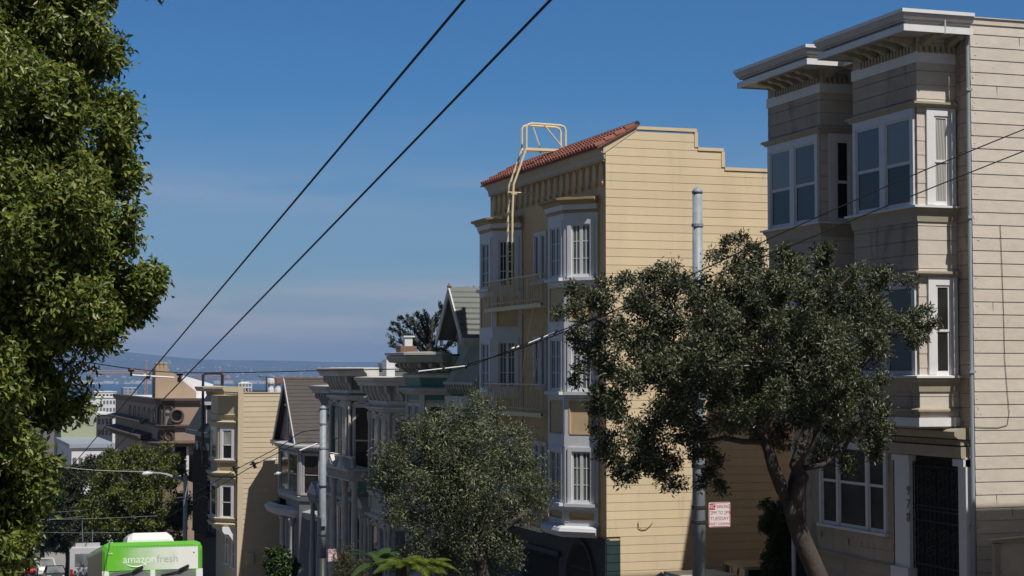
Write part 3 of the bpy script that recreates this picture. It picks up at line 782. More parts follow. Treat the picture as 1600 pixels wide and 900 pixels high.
# ============================================================ YELLOW APARTMENT HOUSE
def yellow_house():
    X, d = 17.7, 0.72; Xb = X - d
    Y0 = onX(947, 500, X)[0]; Y1 = onX(765, 350, X)[0]
    zbot = gz(Y1) - 2; zb = zat(838, X - .4, Y0 + .9); zg = zb - .02
    A = thing('apartment_house', 'pale yellow three storey apartment house with red tiled eave and white bay windows', 'house', (X, Y0, gz(Y0)))
    n0 = onX(935, 500, X)[0]; L0 = n0 + d + 1.33 + d
    m1 = onX(816, 400, X)[0]
    bays = [(m1 + 2 * d + 1.33, m1, d, d), (L0, n0, d, d)]
    pb = plan(X, Y1, Y0, bays)
    zroof = zat(200, X + .9, Y0)
    # side wall outline: tile slope at the street end, then three steps down
    xe, ze = onY(945, 231, Y0); xr, zr = onY(995, 196, Y0); xa, za = onY(1090, 203, Y0); xc, zc = onY(1132, 232, Y0); zd = onY(1150, 262, Y0)[1]
    ztops = [(xr, xa, zr - .02), (xa, xc, zc), (xc, 34.0, zd)]
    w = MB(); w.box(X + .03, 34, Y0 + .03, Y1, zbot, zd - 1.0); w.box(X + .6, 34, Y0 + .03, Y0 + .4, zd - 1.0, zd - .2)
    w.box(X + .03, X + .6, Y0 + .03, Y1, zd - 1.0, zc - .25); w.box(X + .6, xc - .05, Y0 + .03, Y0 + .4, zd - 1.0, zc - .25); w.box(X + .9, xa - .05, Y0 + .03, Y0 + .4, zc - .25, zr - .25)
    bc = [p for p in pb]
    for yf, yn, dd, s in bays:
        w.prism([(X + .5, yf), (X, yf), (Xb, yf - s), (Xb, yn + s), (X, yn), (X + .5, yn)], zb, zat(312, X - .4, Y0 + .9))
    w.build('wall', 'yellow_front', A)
    Fs = Frame((X, Y0), (1, 0))
    s_ = MB(); hs = 13.25 / FPX * (X * math.sin(YAW) + Y0 * math.cos(YAW)); v = zbot
    def span(v):
        lo = 0.0
        if v > ze: lo = (v - ze) / (zr - ze) * (xr - X) + max(0, xe - X)
        hi = 34 - X
        for a, c, zt in ztops[::-1]:
            if v < zt - .06: hi = c - X; break
        else: return None
        return lo, hi
    tq = zat(845, X, Y0); tw_ = .40
    while v < zr - .1:
        q = span(v + hs * .6)
        if q and q[1] > q[0]:
            lo = q[0]
            if v < tq: lo = tw_
            s_.add([Fs.p(lo, v + .008, .004), Fs.p(q[1], v + .008, .004), Fs.p(q[1], v + hs, -.003), Fs.p(lo, v + hs, -.003), Fs.p(lo, v + .004, -.022), Fs.p(q[1], v + .004, -.022)], [(0, 1, 2, 3), (4, 5, 1, 0)])
        v += hs
    for a, c, zt in ztops: s_.fb(Fs, a - X, c - X - .03, zt - .09, zt, -.25, .03)
    for a, zt, zl in ((xa, zr - .02, zc), (xc, zc, zd)): s_.fb(Fs, a - X - .10, a - X, zl, zt - .09, -.1, .025)
    # raking board under the tile edge
    s_.plate(Fs, [(xe - X - .05, ze - .16), (xr - X, zr - .12), (xr - X, zr + .06), (xe - X - .05, ze + .05)], -.10, .02)
    s_.build('side_siding', 'yellow', A)
    tb = MB(); tb.boards(Fs, 0, tw_, zbot, tq, hs, .008); tb.build('base_siding', 'teal', A)
    # loose wire on the wall
    cb = MB(); pts = [onY(px, py, Y0 - .03) for px, py in ((997, 816), (998, 824), (1003, 827), (1010, 826), (1016, 821), (1020, 816))]
    cb.tube([(x, Y0 - .03, z) for x, z in pts], .012, 4); cb.build('wall_cable', 'ochre', A)
    # dark ground floor
    Ff = Frame((X, Y1), (0, -1)); Lf = Y1 - Y0; U = lambda px, py: Y1 - onX(px, py, X)[0]
    g = MB(); g.fb(Ff, 0, Lf - .02, zbot, zb - .02, -.1, .03)
    ua, ub = U(890, 880), U(930, 880); zt_ = zat(857, X, Y0 + 2); uc = (ua + ub) / 2; rad = (ub - ua) / 2
    arch = lambda r, n=14: [(uc + r * math.cos(a), zt_ - rad + r * 1.1 * math.sin(a)) for a in [PI * i / n for i in range(n + 1)]]
    g.tube([Ff.p(ub + .12, zbot, .03)] + [Ff.p(u, v, .03) for u, v in arch(rad + .12)] + [Ff.p(ua - .12, zbot, .03)], .09, 6)
    g.fb(Ff, U(818, 868) - .1, U(876, 868) + .1, zat(868, X, Y0 + 4), zat(860, X, Y0 + 4), 0, .12)
    for k in range(3): g.fb(Ff, 0, Lf - .03, zb - 1.0 - .7 * k, zb - .98 - .7 * k, .03, .045)
    g.build('ground_floor', 'navy', A)
    q = MB(); q.plate(Ff, [(ua, zbot)] + arch(rad)[::-1] + [(ub, zbot)], .02, .04); q.build('arched_door', 'void', A)
    q = MB(); q.fb(Ff, U(820, 880), U(874, 880), zbot, zat(869, X, Y0 + 4), 0, .045); q.build('garage_door', 'void', A)
    # bay trim and windows
    zz = [zat(433, X - .4, Y0 + .9), zat(612, X - .4, Y0 + .9), zat(787, X - .4, Y0 + .9)]
    hd = [zat(343, X - .4, Y0 + .9), zat(521, X - .4, Y0 + .9), zat(699, X - .4, Y0 + .9)]
    ztc = zat(309, X - .4, Y0 + .9)
    for k, (yf, yn, dd, s) in enumerate(bays):
        bp_ = [(X, yf), (Xb, yf - s), (Xb, yn + s), (X, yn)]
        t = MB()
        t.sweep(bp_, [(0, zb), (.0, zb - .04), (.12, zb - .03), (.21, zb + .04), (.24, zb + .13), (.20, zb + .22), (.10, zb + .27), (0, zb + .27)])
        for j in range(3):
            t.sweep(bp_, [(0, zz[j] - .20), (.03, zz[j] - .20), (.05, zz[j] - .1), (.05, zz[j] - .06), (0, zz[j] - .06)])
            t.sweep(bp_, [(0, hd[j]), (.035, hd[j]), (.035, hd[j] + (.30 if j else .26)), (0, hd[j] + (.30 if j else .26))])
        t.sweep(bp_, [(0, zb + .27), (.02, zb + .27), (.02, zb + .38), (0, zb + .38)])
        zbox = ztc - .34
        t.sweep(bp_, [(0, zbox), (.10, zbox + .02), (.13, zbox + .16), (0, zbox + .16)])
        S_ = segs(bp_)
        for F, L in S_:
            for j in range(3):
                top = zz[j] - .20; bot = hd[j + 1] + .30 if j < 2 else zb + .38
                if j < 2 or True:
                    t.fb(F, 0, .13, bot, hd[j], 0, .035); t.fb(F, L - .13, L, bot, hd[j], 0, .035)
                    t.fb(F, .13, L - .13, bot, bot + .08, 0, .03); t.fb(F, .13, L - .13, top - .08, top, 0, .03)
        t.build('bay_trim', 'blue_trim', A)
        c = MB()
        c.sweep(bp_, [(0, zbox + .16), (.16, zbox + .16), (.20, zbox + .24), (.30, zbox + .28), (.30, zbox + .34), (0, zbox + .38)])
        c.sweep(bp_, [(0, zbox - .07), (.06, zbox - .07), (.07, zbox), (0, zbox)])
        c.build('bay_cornice', 'ochre', A)
        for F, L in S_:
            for j in range(3):
                pn = MB()
                top = zz[j] - .28; bot = hd[j + 1] + .38 if j < 2 else zb + .46
                pn.fb(F, .17, L - .17, bot, top, 0, .012)
                for (a_, b_, c_, d_) in ((.15, L - .15, top, top + .03), (.15, L - .15, bot - .03, bot), (.13, .17, bot, top), (L - .17, L - .13, bot, top)):
                    pn.fb(F, a_, b_, c_, d_, 0, .045)
                pn.build('bay_panel', 'yellow_front', A)
        for j in range(3):
            pane = M['g_green'] if k == 1 else M['g_dark']
            for i, (F, L) in enumerate(S_):
                if j == 1: pane = M['g_grey']
                casement(F, .10, L - .10, zz[j], hd[j] - .0, A, 'blue_trim', pane, cas=.12 if i != 1 else .15, dep=.07)
        MB().prism([(X, yf), (Xb, yf - s), (Xb, yn + s), (X, yn)], zb - .03, zb + .02).build('bay_floor', 'blue_trim', A)
    # pair windows between the bays
    for j in range(3):
        u0, u1 = U(836, 400), U(855, 400); mm = (u0 + u1) / 2
        for a_, b_ in ((u0, mm - .02), (mm + .02, u1)):
            casement(Ff, a_, b_, zz[j] + .10, hd[j] + .0, A, 'blue_trim', M['g_dark'], cas=.09, leaves=1, cols=2, rows=1)
    # white cove under the eave, arcaded frieze, tiled roof
    zE = ze
    cpts = [(X, Y1 + .02), (X, Y0 + .02)]
    c = MB(); c.sweep(cpts, [(0, zE - .30), (.03, zE - .30), (.06, zE - .18), (.16, zE - .06), (.24, zE - .02), (.24, zE + .03), (0, zE + .03)])
    c.build('eave_cove', 'cove', A)
    fz = MB(); a0, a1 = zE - .30, zE - .52; nA = 19; step = (Lf - .3) / nA
    fz.fb(Ff, .05, Lf - .05, zE - .36, zE - .30, 0, .05)
    for k in range(nA):
        u = .15 + step * (k + .5); r = step * .32
        r = step * .44; arc = [(u + r * math.cos(a), zE - .50 + r * math.sin(a) * .75) for a in [PI * i / 8 for i in range(9)]]
        fz.tube([Ff.p(p, q_, .012) for p, q_ in arc], .026, 5); fz.fb(Ff, u + step / 2 - .035, u + step / 2 + .035, zE - .84, zE - .48, 0, .03)
        fz.lathe(Ff.p(u + step / 2, zE - 1.0, .03), [(.012, -.06), (.04, 0), (.048, .05), (.025, .10), (.035, .14)], 8)
    fz.build('arcade_frieze', 'frieze', A)
    tl = MB(); x0, z0, x1, z1 = X - .27, zE + .01, xr, zr + .02
    Yf = Y1 + .15; run = math.hypot(x1 - x0, z1 - z0); dx, dz = (x1 - x0) / run, (z1 - z0) / run; nc = int((Yf - Y0 + .1) / .235); k5 = 5
    for i in range(nc):
        yc = Y0 - .08 + .235 * (i + .5)
        for c_ in range(4):
            s0 = run * c_ / 4 - .03; s1 = run * (c_ + 1) / 4
            vs = []
            for s, lift, rr in ((s0, .030, .105), (s1, .0, .09)):
                for j in range(k5 + 1):
                    a = PI * j / k5; o = rr * math.sin(a) + lift
                    vs.append((x0 + dx * s - dz * o, yc + rr * math.cos(a), z0 + dz * s + dx * o))
            n_ = k5 + 1
            tl.add(vs, [(j, j + 1, n_ + j + 1, n_ + j) for j in range(k5)] + [tuple(range(n_))])
    tl.hexa([(x0, Y0 - .08, z0 - .05), (x1, Y0 - .08, z1 - .05), (x1, Yf, z1 - .05), (x0, Yf, z0 - .05), (x0, Y0 - .08, z0 + .01), (x1, Y0 - .08, z1 + .01), (x1, Yf, z1 + .01), (x0, Yf, z0 + .01)])
    tl.build('tile_roof', 'tile', A)
    rg_ = MB(); rg_.tube([(x1, Y0 - .05, z1 + .03), (x1, Yf, z1 + .03)], .075, 8); rg_.build('ridge_flashing', 'roof_dark', A)
    rb = MB(); rb.box(X + .6, x1 + 3, Y1 - .2, Y1, zd - 1.0, zd - .8); rb.build('parapet', 'yellow_front', A)

    # ---- iron fire escape: platforms, rails, ladders
    E = thing('fire_escape', 'cream painted iron fire escape with three balconies and a roof ladder on the yellow house', 'fire escape', (X, Y0 + 5, gz(Y0)))
    yn_, yf_ = onX(852, 470, Xb - .12)[0] + .3, onX(757, 480, Xb - .12)[0]
    xo = Xb - .14
    for j, py in enumerate((478, 643, 814)):
        zf_ = zat(py, xo, (yn_ + yf_) / 2)
        p = MB()
        p.box(xo, xo + .05, yn_, yf_, zf_ - .12, zf_); p.box(xo, X, yn_, yn_ + .05, zf_ - .07, zf_)
        # stays clear of the far bay: the platform narrows in front of it
        yb = bays[0][1] - .02
        p.box(X - .05, X, yn_, yb, zf_ - .07, zf_)
        n = 0; yy = yn_ + .1
        while yy < yf_:
            xin = X - .02 if yy < yb else max(Xb + .02 - .0, X - (yy - yb)) - .03
            if xin > xo + .08: p.box(xo + .05, xin, yy, yy + .035, zf_ - .03, zf_ - .005)
            yy += .13
        p.box(xo, xo + .05, yf_ - .05, yf_, zf_ - .07, zf_)
        p.build('platform', 'escape', E)
        r = MB(); zt_ = zf_ + .83
        r.tube([(X - .05, yn_, zt_), (xo, yn_, zt_), (xo, yf_, zt_), (xo + .10, yf_, zt_)], .022, 5); r.tube([(xo, yn_, zf_ + .12), (xo, yf_, zf_ + .12)], .014, 4)
        yy = yn_; k = 0
        while yy <= yf_:
            r.tube([(xo, yy, zf_), (xo, yy, zt_)], .024 if k % 6 == 0 else .0115, 4)
            if k % 4 == 2 and j == 0:
                for sgn in (-1, 1):
                    r.tube([(xo, yy + sgn * .10 * math.sin(t * PI * 2) * (1 - .3 * t), zf_ + .15 + .6 * t) for t in [i / 10 for i in range(11)]], .010, 4)
            yy += .21; k += 1
        for i in range(7): r.tube([(xo + .12 * i, yn_, zf_), (xo + .12 * i, yn_, zt_)], .011, 4)
        r.build('railing', 'escape', E)
        br = MB()
        for yy in ((yn_ + .6, yn_ + 2.4) if j < 2 else ()): br.tube([(X, yy, zf_ - .9), (xo + .15, yy, zf_ - .08)], .02, 5)
        br.build('support_brace', 'escape', E) if j < 2 else None
    zA = zat(478, xo, 50.5); zB = zat(643, xo, 50.5); zC_ = zat(814, xo, 50.5)
    for z1_, z0_ in ((zA, zB), (zB, zC_)):
        l = MB()
        for dx_ in (.12, .52): l.tube([(xo + dx_, yn_ + 1.0, z1_), (xo + dx_, yn_ + 2.6, z0_)], .022, 5)
        for k in range(11):
            t = (k + .5) / 11; l.box(xo + .12, xo + .52, yn_ + 1.0 + 1.6 * t - .05, yn_ + 1.0 + 1.6 * t + .05, z1_ + (z0_ - z1_) * t - .012, z1_ + (z0_ - z1_) * t)
        l.build('stair', 'escape', E)
    # gooseneck ladder up over the eave on to the roof
    yL = onX(797, 400, xo + .1)[0]
    l = MB(); zk = zat(336, xo + .1, yL); zs_ = zat(290, xo + .1, yL); zp = zat(233, X - .35, yL); zh = zat(194, X - .3, yL)
    x2 = onY(819, 233, yL)[0]; x3 = onY(880, 236, yL)[0]; xm = xo + .10
    rails = []
    for dy in (-.22, .22):
        path = [(xm, yL + dy, zA), (xm, yL + dy, zk), (xm + .04, yL + dy, zs_), (x2, yL + dy, zp), (x2, yL + dy, zh - .14), (x2 + .05, yL + dy, zh - .04), (x2 + .17, yL + dy, zh), (x3 - .17, yL + dy, zh - .02), (x3 - .05, yL + dy, zh - .06), (x3, yL + dy, zh - .17), (x3, yL + dy, zp - .10)]
        l.tube(path, .034, 7); rails.append(path)
    def at_(path, t):
        P = [Vector(p) for p in path[:4]]; Ls = [(q - p).length for p, q in zip(P, P[1:])]; s = t * sum(Ls)
        for p, q, L in zip(P, P[1:], Ls):
            if s <= L: return p.lerp(q, s / L)
            s -= L
        return P[-1]
    for k in range(16):
        t = (k + .5) / 16; l.tube([at_(rails[0], t), at_(rails[1], t)], .014, 5)
    l.build('roof_ladder', 'escape', E)
    p = MB()
    for dy in (-.22, .22): p.box(x2, x3, yL + dy - .03, yL + dy + .03, zp - .06, zp + .02)
    k = x2
    while k < x3: p.box(k, k + .03, yL - .22, yL + .22, zp - .05, zp - .02); k += .085
    p.tube([(x2 + .55, yL - .22, zh - .01), (x3 - .05, yL - .22, zp)], .024, 5); p.tube([(x2 + .35, yL + .22, zh - .01), (x2 + .62, yL + .22, zp)], .024, 5)
    zb_ = zat(302, xo + .2, yL); p.tube([(xm - .15, yL - .22, zb_), (X, yL - .22, zb_)], .02, 5); p.tube([(xm, yL + .22, zb_), (X, yL + .22, zb_)], .02, 5)
    p.build('roof_landing', 'escape', E)
    for k in range(2):   # two terracotta pots on the upper balcony
        x_, y_ = xo + .35, yn_ + 3.0 + .62 * k
        P_ = MB(); P_.lathe((x_, y_, zA + .002), [(.09, 0), (.13, .20), (.145, .20), (.145, .24), (.11, .24)], 12)
        o = P_.build('flower_pot', 'escape'); tag(o, ('cream flower pot on the upper fire escape balcony, the one nearer the middle windows', 'cream flower pot on the upper fire escape balcony, the one nearer the far bay')[k], 'flower pot', 'pots on the fire escape')
    return A
yellow_house()

# ============================================================ GREEN GABLED VICTORIAN
def green_house():
    X = 17.8; Y0, Y1 = 56.6, 64.45
    H = thing('victorian_house', 'sage and bottle green Victorian with a steep shingled gable and a rounded bay', 'house', (X, Y0, gz(Y0)))
    zbot = gz(Y1) - 1.5
    # gable: ridge runs back from the street
    Xv = 17.45
    yr, zr = onX(702, 452, Xv); yn, zn = onX(720, 517, Xv); yf, zf = onX(687, 536, Xv)
    ze = (zn + zf) / 2; half = max(yr - yn, yf - yr) + .1
    w = MB(); w.box(X + .02, X + 12, Y0, Y1, zbot, ze - 1.0); w.box(X + .35, X + 12, yr - half + .15, yr + half - .15, ze - 1.0, ze)
    w.build('wall', 'sage', H)
    Fg = Frame((X, yr + half), (0, -1))
    g = MB(); g.plate(Fg, [(.1, ze), (2 * half - .1, ze), (half, zr - .12)], -.45, -.30)
    v = 0
    while v < 2 * half - .3:
        v += .12; hh = (zr - ze) * (1 - abs(v - half) / half) - .15
        if hh > .05: g.fb(Fg, v, v + .015, ze, ze + hh, -.30, -.285)
    g.build('gable', 'sage', H)
    r = MB(); xb = X + 11
    for s in (-1, 1):
        y_ = yr + s * (half + .08); ze_ = ze - (zr - ze) * .08 / half
        r.hexa([(Xv, yr, zr), (xb, yr, zr), (xb, y_, ze_), (Xv, y_, ze_), (Xv, yr, zr + .09), (xb, yr, zr + .09), (xb, y_, ze_ + .09), (Xv, y_, ze_ + .09)])
    # shingle courses
    for k in range(1, 9):
        t = k / 9; y_ = yr - (half + .08) * t; z_ = zr + .09 + (ze - zr - .03) * t
        r.box(Xv, xb, y_ - .01, y_ + .05, z_ - .03, z_ + .028)
    r.build('roof', 'slate', H)
    bb = MB()
    for s in (-1, 1):
        y_ = yr + s * (half + .10); ze_ = ze - (zr - ze) * .1 / half
        bb.hexa([(Xv - .05, yr, zr - .22), (Xv, yr, zr - .22), (Xv, y_, ze_ - .22), (Xv - .05, y_, ze_ - .22), (Xv - .05, yr, zr + .10), (Xv, yr, zr + .10), (Xv, y_, ze_ + .10), (Xv - .05, y_, ze_ + .10)])
    bb.box(Xv, xb, yr - half - .22, yr - half - .06, ze - .18, ze - .06); bb.box(Xv, xb, yr - half - .16, yr - half - .06, ze - .34, ze - .20)
    bb.build('bargeboard', 'stone_white', H)
    fin = MB(); fin.lathe((Xv, yr, zr + .05), [(.07, 0), (.09, .06), (.05, .10), (.02, .16)], 8); fin.build('finial', 'brick', H)
    # boarded pent slope under the eave and its bracketed cornice
    p = MB(); y0_, y1_ = Y0 + .05, yr - half + 1.9
    zt, zl = ze - .35, ze - 1.55
    p.hexa([(X - .36, y0_, zl), (X + .6, y0_, zl), (X + .6, y1_, zl), (X - .36, y1_, zl), (X + .3, y0_, zt), (X + .6, y0_, zt), (X + .6, y1_, zt), (X + .3, y1_, zt)])
    for k in range(16):
        y_ = y0_ + .1 + .17 * k
        if y_ < y1_ - .1: p.hexa([(X - .38, y_, zl), (X - .31, y_, zl), (X - .31, y_ + .03, zl), (X - .38, y_ + .03, zl), (X + .28, y_, zt), (X + .32, y_, zt), (X + .32, y_ + .03, zt), (X + .28, y_ + .03, zt)])
    p.build('pent_roof', 'sage', H)
    c = MB(); c.box(X - .46, X + .1, y0_, y1_, zl - .10, zl - .002)
    Fp = Frame((X - .10, y1_), (0, -1)); brackets(c, Fp, 0, y1_ - y0_, zl - .50, zl - .10, .30, .10, .34, .08)
    c.build('pent_cornice', 'sage', H)
    # porch arch under the pent
    a = MB(); Fa = Frame((X, y1_), (0, -1)); La = y1_ - y0_; zs = zl - 2.0; n = 12
    arc = [(La / 2 + (La / 2 - .35) * math.cos(PI * i / n), zs + .9 * math.sin(PI * i / n)) for i in range(n + 1)]
    a.plate(Fa, [(0, zl - .5), (0, zs), (.35, zs)] + arc[::-1][1:-1] + [(La - .35, zs), (La, zs), (La, zl - .5)], .25, .40)
    for u in (.05, La - .25): a.fb(Fa, u, u + .2, zbot, zs, .22, .42)
    a.build('porch_arch', 'stone_white', H)
    MB().fb(Fa, .3, La - .3, zbot, zl - .6, -.01, .01).build('porch_recess', 'g_dark', H)
    # bay tower: canted, with green bands
    yi0, yi1 = onX(706, 600, X)[0], Y1 - .05
    Xb = 16.95; s = .85
    bp = [(X, yi1), (Xb, yi1 - s), (Xb, yi0 + s), (X, yi0)]
    zt = zat(552, Xb, yi0 + s)
    Zr = lambda py: zat(py, Xb, yi0 + s)
    t = MB(); t.prism([(X + 1, yi1)] + bp + [(X + 1, yi0)], zbot, zt - .1); t.build('bay', 'sage', H)
    g = MB(); g.sweep(bp, [(0, Zr(605)), (.05, Zr(605)), (.12, Zr(590)), (0, Zr(590))]); g.sweep(bp, [(0, Zr(625)), (.03, Zr(625)), (.03, Zr(617)), (0, Zr(617))])
    g.sweep(bp, [(0, Zr(582)), (.03, Zr(582)), (.03, Zr(573)), (0, Zr(573))])
    g.build('green_band', 'bottle', H)
    wh = MB()
    wh.sweep(bp, [(0, Zr(617)), (.08, Zr(617)), (.34, Zr(610)), (.30, Zr(607)), (.06, Zr(605)), (0, Zr(605))])
    wh.sweep(bp, [(0, Zr(590)), (.14, Zr(590)), (.18, Zr(586)), (.10, Zr(583)), (0, Zr(583))])
    for zz in (-3.6, -6.3): wh.sweep(bp, [(0, zz), (.08, zz), (.10, zz + .12), (0, zz + .14)])
    S_ = segs(bp)
    for F, L in S_:
        for u in (0, L - .12): wh.fb(F, u, u + .12, zbot + .5, Zr(605), 0, .06)
    wh.build('bay_moulding', 'stone_white', H)
    c = MB(); c.sweep(bp, [(0, Zr(569)), (.62, Zr(566)), (.72, Zr(560)), (.72, zt - .08), (0, zt)])
    for F, L in S_: brackets(c, F, 0, L, Zr(582), Zr(568), .5, .13, .55, .15)
    c.build('bay_cornice', 'sage', H)
    c = MB(); c.sweep(bp, [(.5, zt - .06), (.78, zt - .06), (.78, zt + .03), (.5, zt + .05)]); c.build('cornice_cap', 'stone_white', H)
    MB().prism([(X + .8, yi1)] + bp + [(X + .8, yi0)], zt - .1, zt - .03).build('bay_roof', 'roof_dark', H)
    for F, L in S_:
        if L > 1.6:
            for q in (0, 1): sash_window(F, .16 + q * (L / 2 - .1), L / 2 - .02 + q * (L / 2 - .12), Zr(690), Zr(630), H, 'stone_white', M['g_dark'], cas=.08)
        else: sash_window(F, .2, L - .2, Zr(690), Zr(630), H, 'stone_white', M['g_dark'], cas=.08)
        sash_window(F, .22, L - .22, Zr(800), Zr(725), H, 'stone_white', M['g_dark'], cas=.08)
    # porch columns near the ground
    for py_ in (678, 694):
        y_ = onX(py_, 860, 16.9)[0]; cc = MB(); zt_ = zat(800, 16.9, y_)
        cc.lathe((16.9, y_, zbot), [(.16, 0), (.16, 1.2), (.14, 1.3), (.12, zt_ - zbot - .3), (.17, zt_ - zbot - .15), (.2, zt_ - zbot)], 12)
        cc.build('porch_column', 'stone_white', H, smooth=True)
    # chimney with white flue
    xk, yk = 18.3, 68.8
    xk0, zk0 = onY(623, 552, yk); xk1, zk1 = onY(648, 541, yk)
    k = MB(); k.box(xk0, xk1, yk - .3, yk + .4, zk0 - .45, zk1); k.build('chimney', 'brick', H)
    xf0, zf1 = onY(631, 527, yk); xf1 = onY(643, 527, yk)[0]
    pr_ = MB(); xp0, zp1 = onY(604, 562, 67.6); xp1 = onY(617, 562, 67.6)[0]; pr_.box(xp0, xp1, 67.6, 68.3, zat(588, 16.8, 66.2) - .2, zp1); pr_.build('white_pier', 'roof_white', H)
    k = MB(); k.box(xf0, xf1, yk - .15, yk + .15, zk1, zf1); k.box(xf0 - .06, xf1 + .1, yk - .2, yk + .2, zf1, zf1 + .06); k.build('flue', 'roof_white', H)
    return H
green_house()

# ============================================================ the two pale Italianate houses and the blue one
def italianate(label, X, Y0, Y1, bay, ztop, pal, seed, porch=True, pair_cols=False):
    """two-storey bay-fronted Italianate: canted bay, bracketed cornice, columns and a pedimented porch"""
    wallm, trim, acc, panes = pal
    H = thing('rowhouse', label, 'house', (X, Y0, gz(Y0)))
    zbot = gz(Y1) - 1.5; yf, yn, d, s = bay; Xb = X - d
    pb = plan(X, Y1, Y0, [bay]); bp = pb[1:5]
    w = MB(); w.box(X, X + 12, Y0, Y1, zbot, ztop - .2)
    w.prism([(X + .5, yf)] + bp + [(X + .5, yn)], zbot, ztop - .25); w.build('wall', wallm, H)
    S_ = segs(pb); SB = S_[1:4]
    zf = ztop - .95
    c = MB()
    c.sweep(pb, [(0, ztop - .38), (.50, ztop - .36), (.52, ztop - .24), (.62, ztop - .16), (.66, ztop - .04), (0, ztop)])
    for F, L in S_:
        if L > .6: brackets(c, F, 0, L, zf, ztop - .37, .42, .12, .62, .12)
    c.sweep(pb, [(0, zf - .12), (.08, zf - .12), (.10, zf), (0, zf + .03)])
    c.build('cornice', trim, H)
    MB().box(X + .1, X + 12, Y0 + .1, Y1 - .1, ztop - .2, ztop - .12).build('roof', 'roof_dark', H)
    p = MB(); p.box(X + .3, X + .9, Y0 + .2, Y0 + 1.4, ztop - .12, ztop + .18); p.build('parapet', 'roof_white', H)
    fl = [(ztop - 4.25, ztop - 1.5), (ztop - 8.3, ztop - 5.7)]
    t = MB(); ac = MB()
    for zs, zh in fl:
        t.sweep(pb, [(0, zs - .45), (.06, zs - .45), (.10, zs - .36), (.16, zs - .30), (.16, zs - .24), (0, zs - .20)])
        t.sweep(pb, [(0, zh + .12), (.07, zh + .12), (.14, zh + .20), (.22, zh + .24), (.22, zh + .31), (0, zh + .36)])
        ac.sweep(pb, [(0, zs - .95), (.018, zs - .95), (.018, zs - .46), (0, zs - .46)])
        for F, L in SB:
            for u in (.0, L - .17):
                q = F.p(u + .085, zs - .2, .08)
                t.lathe((q[0], q[1], zs - .2), [(.10, 0), (.10, .12), (.065, .16), (.055, zh - zs - .1), (.09, zh - zs), (.10, zh - zs + .3)], 8)
            t.fb(F, .02, .16, zs - .9, zs - .45, 0, .09); t.fb(F, L - .16, L - .02, zs - .9, zs - .45, 0, .09)
    t.build('bay_moulding', trim, H); ac.build('panel_band', acc, H)
    rn = random.Random(seed)
    for j, (zs, zh) in enumerate(fl):
        for i, (F, L) in enumerate(SB):
            n = 2 if L > 1.9 else 1; m = .22; ww = (L - 2 * m - .12 * (n - 1)) / n
            for k in range(n):
                u0 = m + k * (ww + .12)
                sash_window(F, u0, u0 + ww, zs - .1, zh, H, trim if rn.random() < .6 else acc, rn.choice(panes), M['g_dark'] if rn.random() < .4 else None, cas=.09, head=.12)
                hd = MB(); um = u0 + ww / 2      # arched hood
                hd.tube([F.p(um + (ww / 2 - .02) * math.cos(a), zh - .12 + .20 * math.sin(a), .06) for a in [PI * q / 8 for q in range(9)]], .05, 5)
                hd.build('window_hood', trim, H)
    # strip of wall beside the bay: door with pedimented porch
    if porch:
        y0_, y1_ = (yf, Y1) if (Y1 - yf) > (yn - Y0) else (Y0, yn)
        yc = (y0_ + y1_) / 2; hw = min(1.0, (y1_ - y0_) / 2 - .05); zt_ = fl[1][1] + .1; xo = X - .95
        pr = MB(); Fp = Frame((xo, yc + hw), (0, -1))
        pr.box(xo, X, yc - hw, yc + hw, zt_, zt_ + .30); pr.box(xo - .10, X, yc - hw - .1, yc + hw + .1, zt_ + .30, zt_ + .40)
        pr.plate(Fp, [(-.1, zt_ + .40), (2 * hw + .1, zt_ + .40), (hw, zt_ + .40 + hw * .55)], -.9, .08)
        brackets(pr, Fp, 0, 2 * hw, zt_ - .15, zt_ + .30, .12, .10, .4, .1)
        pr.build('porch_roof', trim, H)
        for s_ in (-1, 1):
            cc = MB(); zz = zt_ - zbot
            cc.lathe((xo + .14, yc + s_ * (hw - .15), zbot), [(.17, 0), (.17, zz - 2.6), (.13, zz - 2.5), (.105, zz - .3), (.15, zz - .12), (.16, zz)], 10); cc.build('porch_column', trim, H, smooth=True)
        Fd = Frame((X, yc + hw), (0, -1)); dm = MB(); dm.fb(Fd, .2, 2 * hw - .2, zbot, zt_ - .2, 0, .03); dm.build('front_door', 'void', H)
        sash_window(Fd, .25, 2 * hw - .25, fl[0][0], fl[0][1], H, trim, rn.choice(panes), cas=.1)
    return H
pal1 = ('stone_white', 'stone_white', 'sage', [M['g_grey'], M['g_grey'], M['g_dark']])
pal2 = ('grey_green', 'stone_white', 'bottle', [M['g_brown'], M['g_dark'], M['g_brown']])
pal3 = ('blue_house', 'grey_trim', 'blue_house', [M['g_dark'], M['g_grey']])
italianate('weathered white bay fronted Victorian with a blinds window, half behind the middle street tree', 17.8, 64.5, 71.0, (69.9, 65.2, .9, .95), zat(588, 16.8, 66.2), pal1, 2)
HB = italianate('grey green Victorian with a pedimented portico, between the blue grey and white ones', 17.75, 71.05, 78.2, (76.6, 71.4, .95, 1.0), zat(574, 16.8, 72.4), pal2, 5)
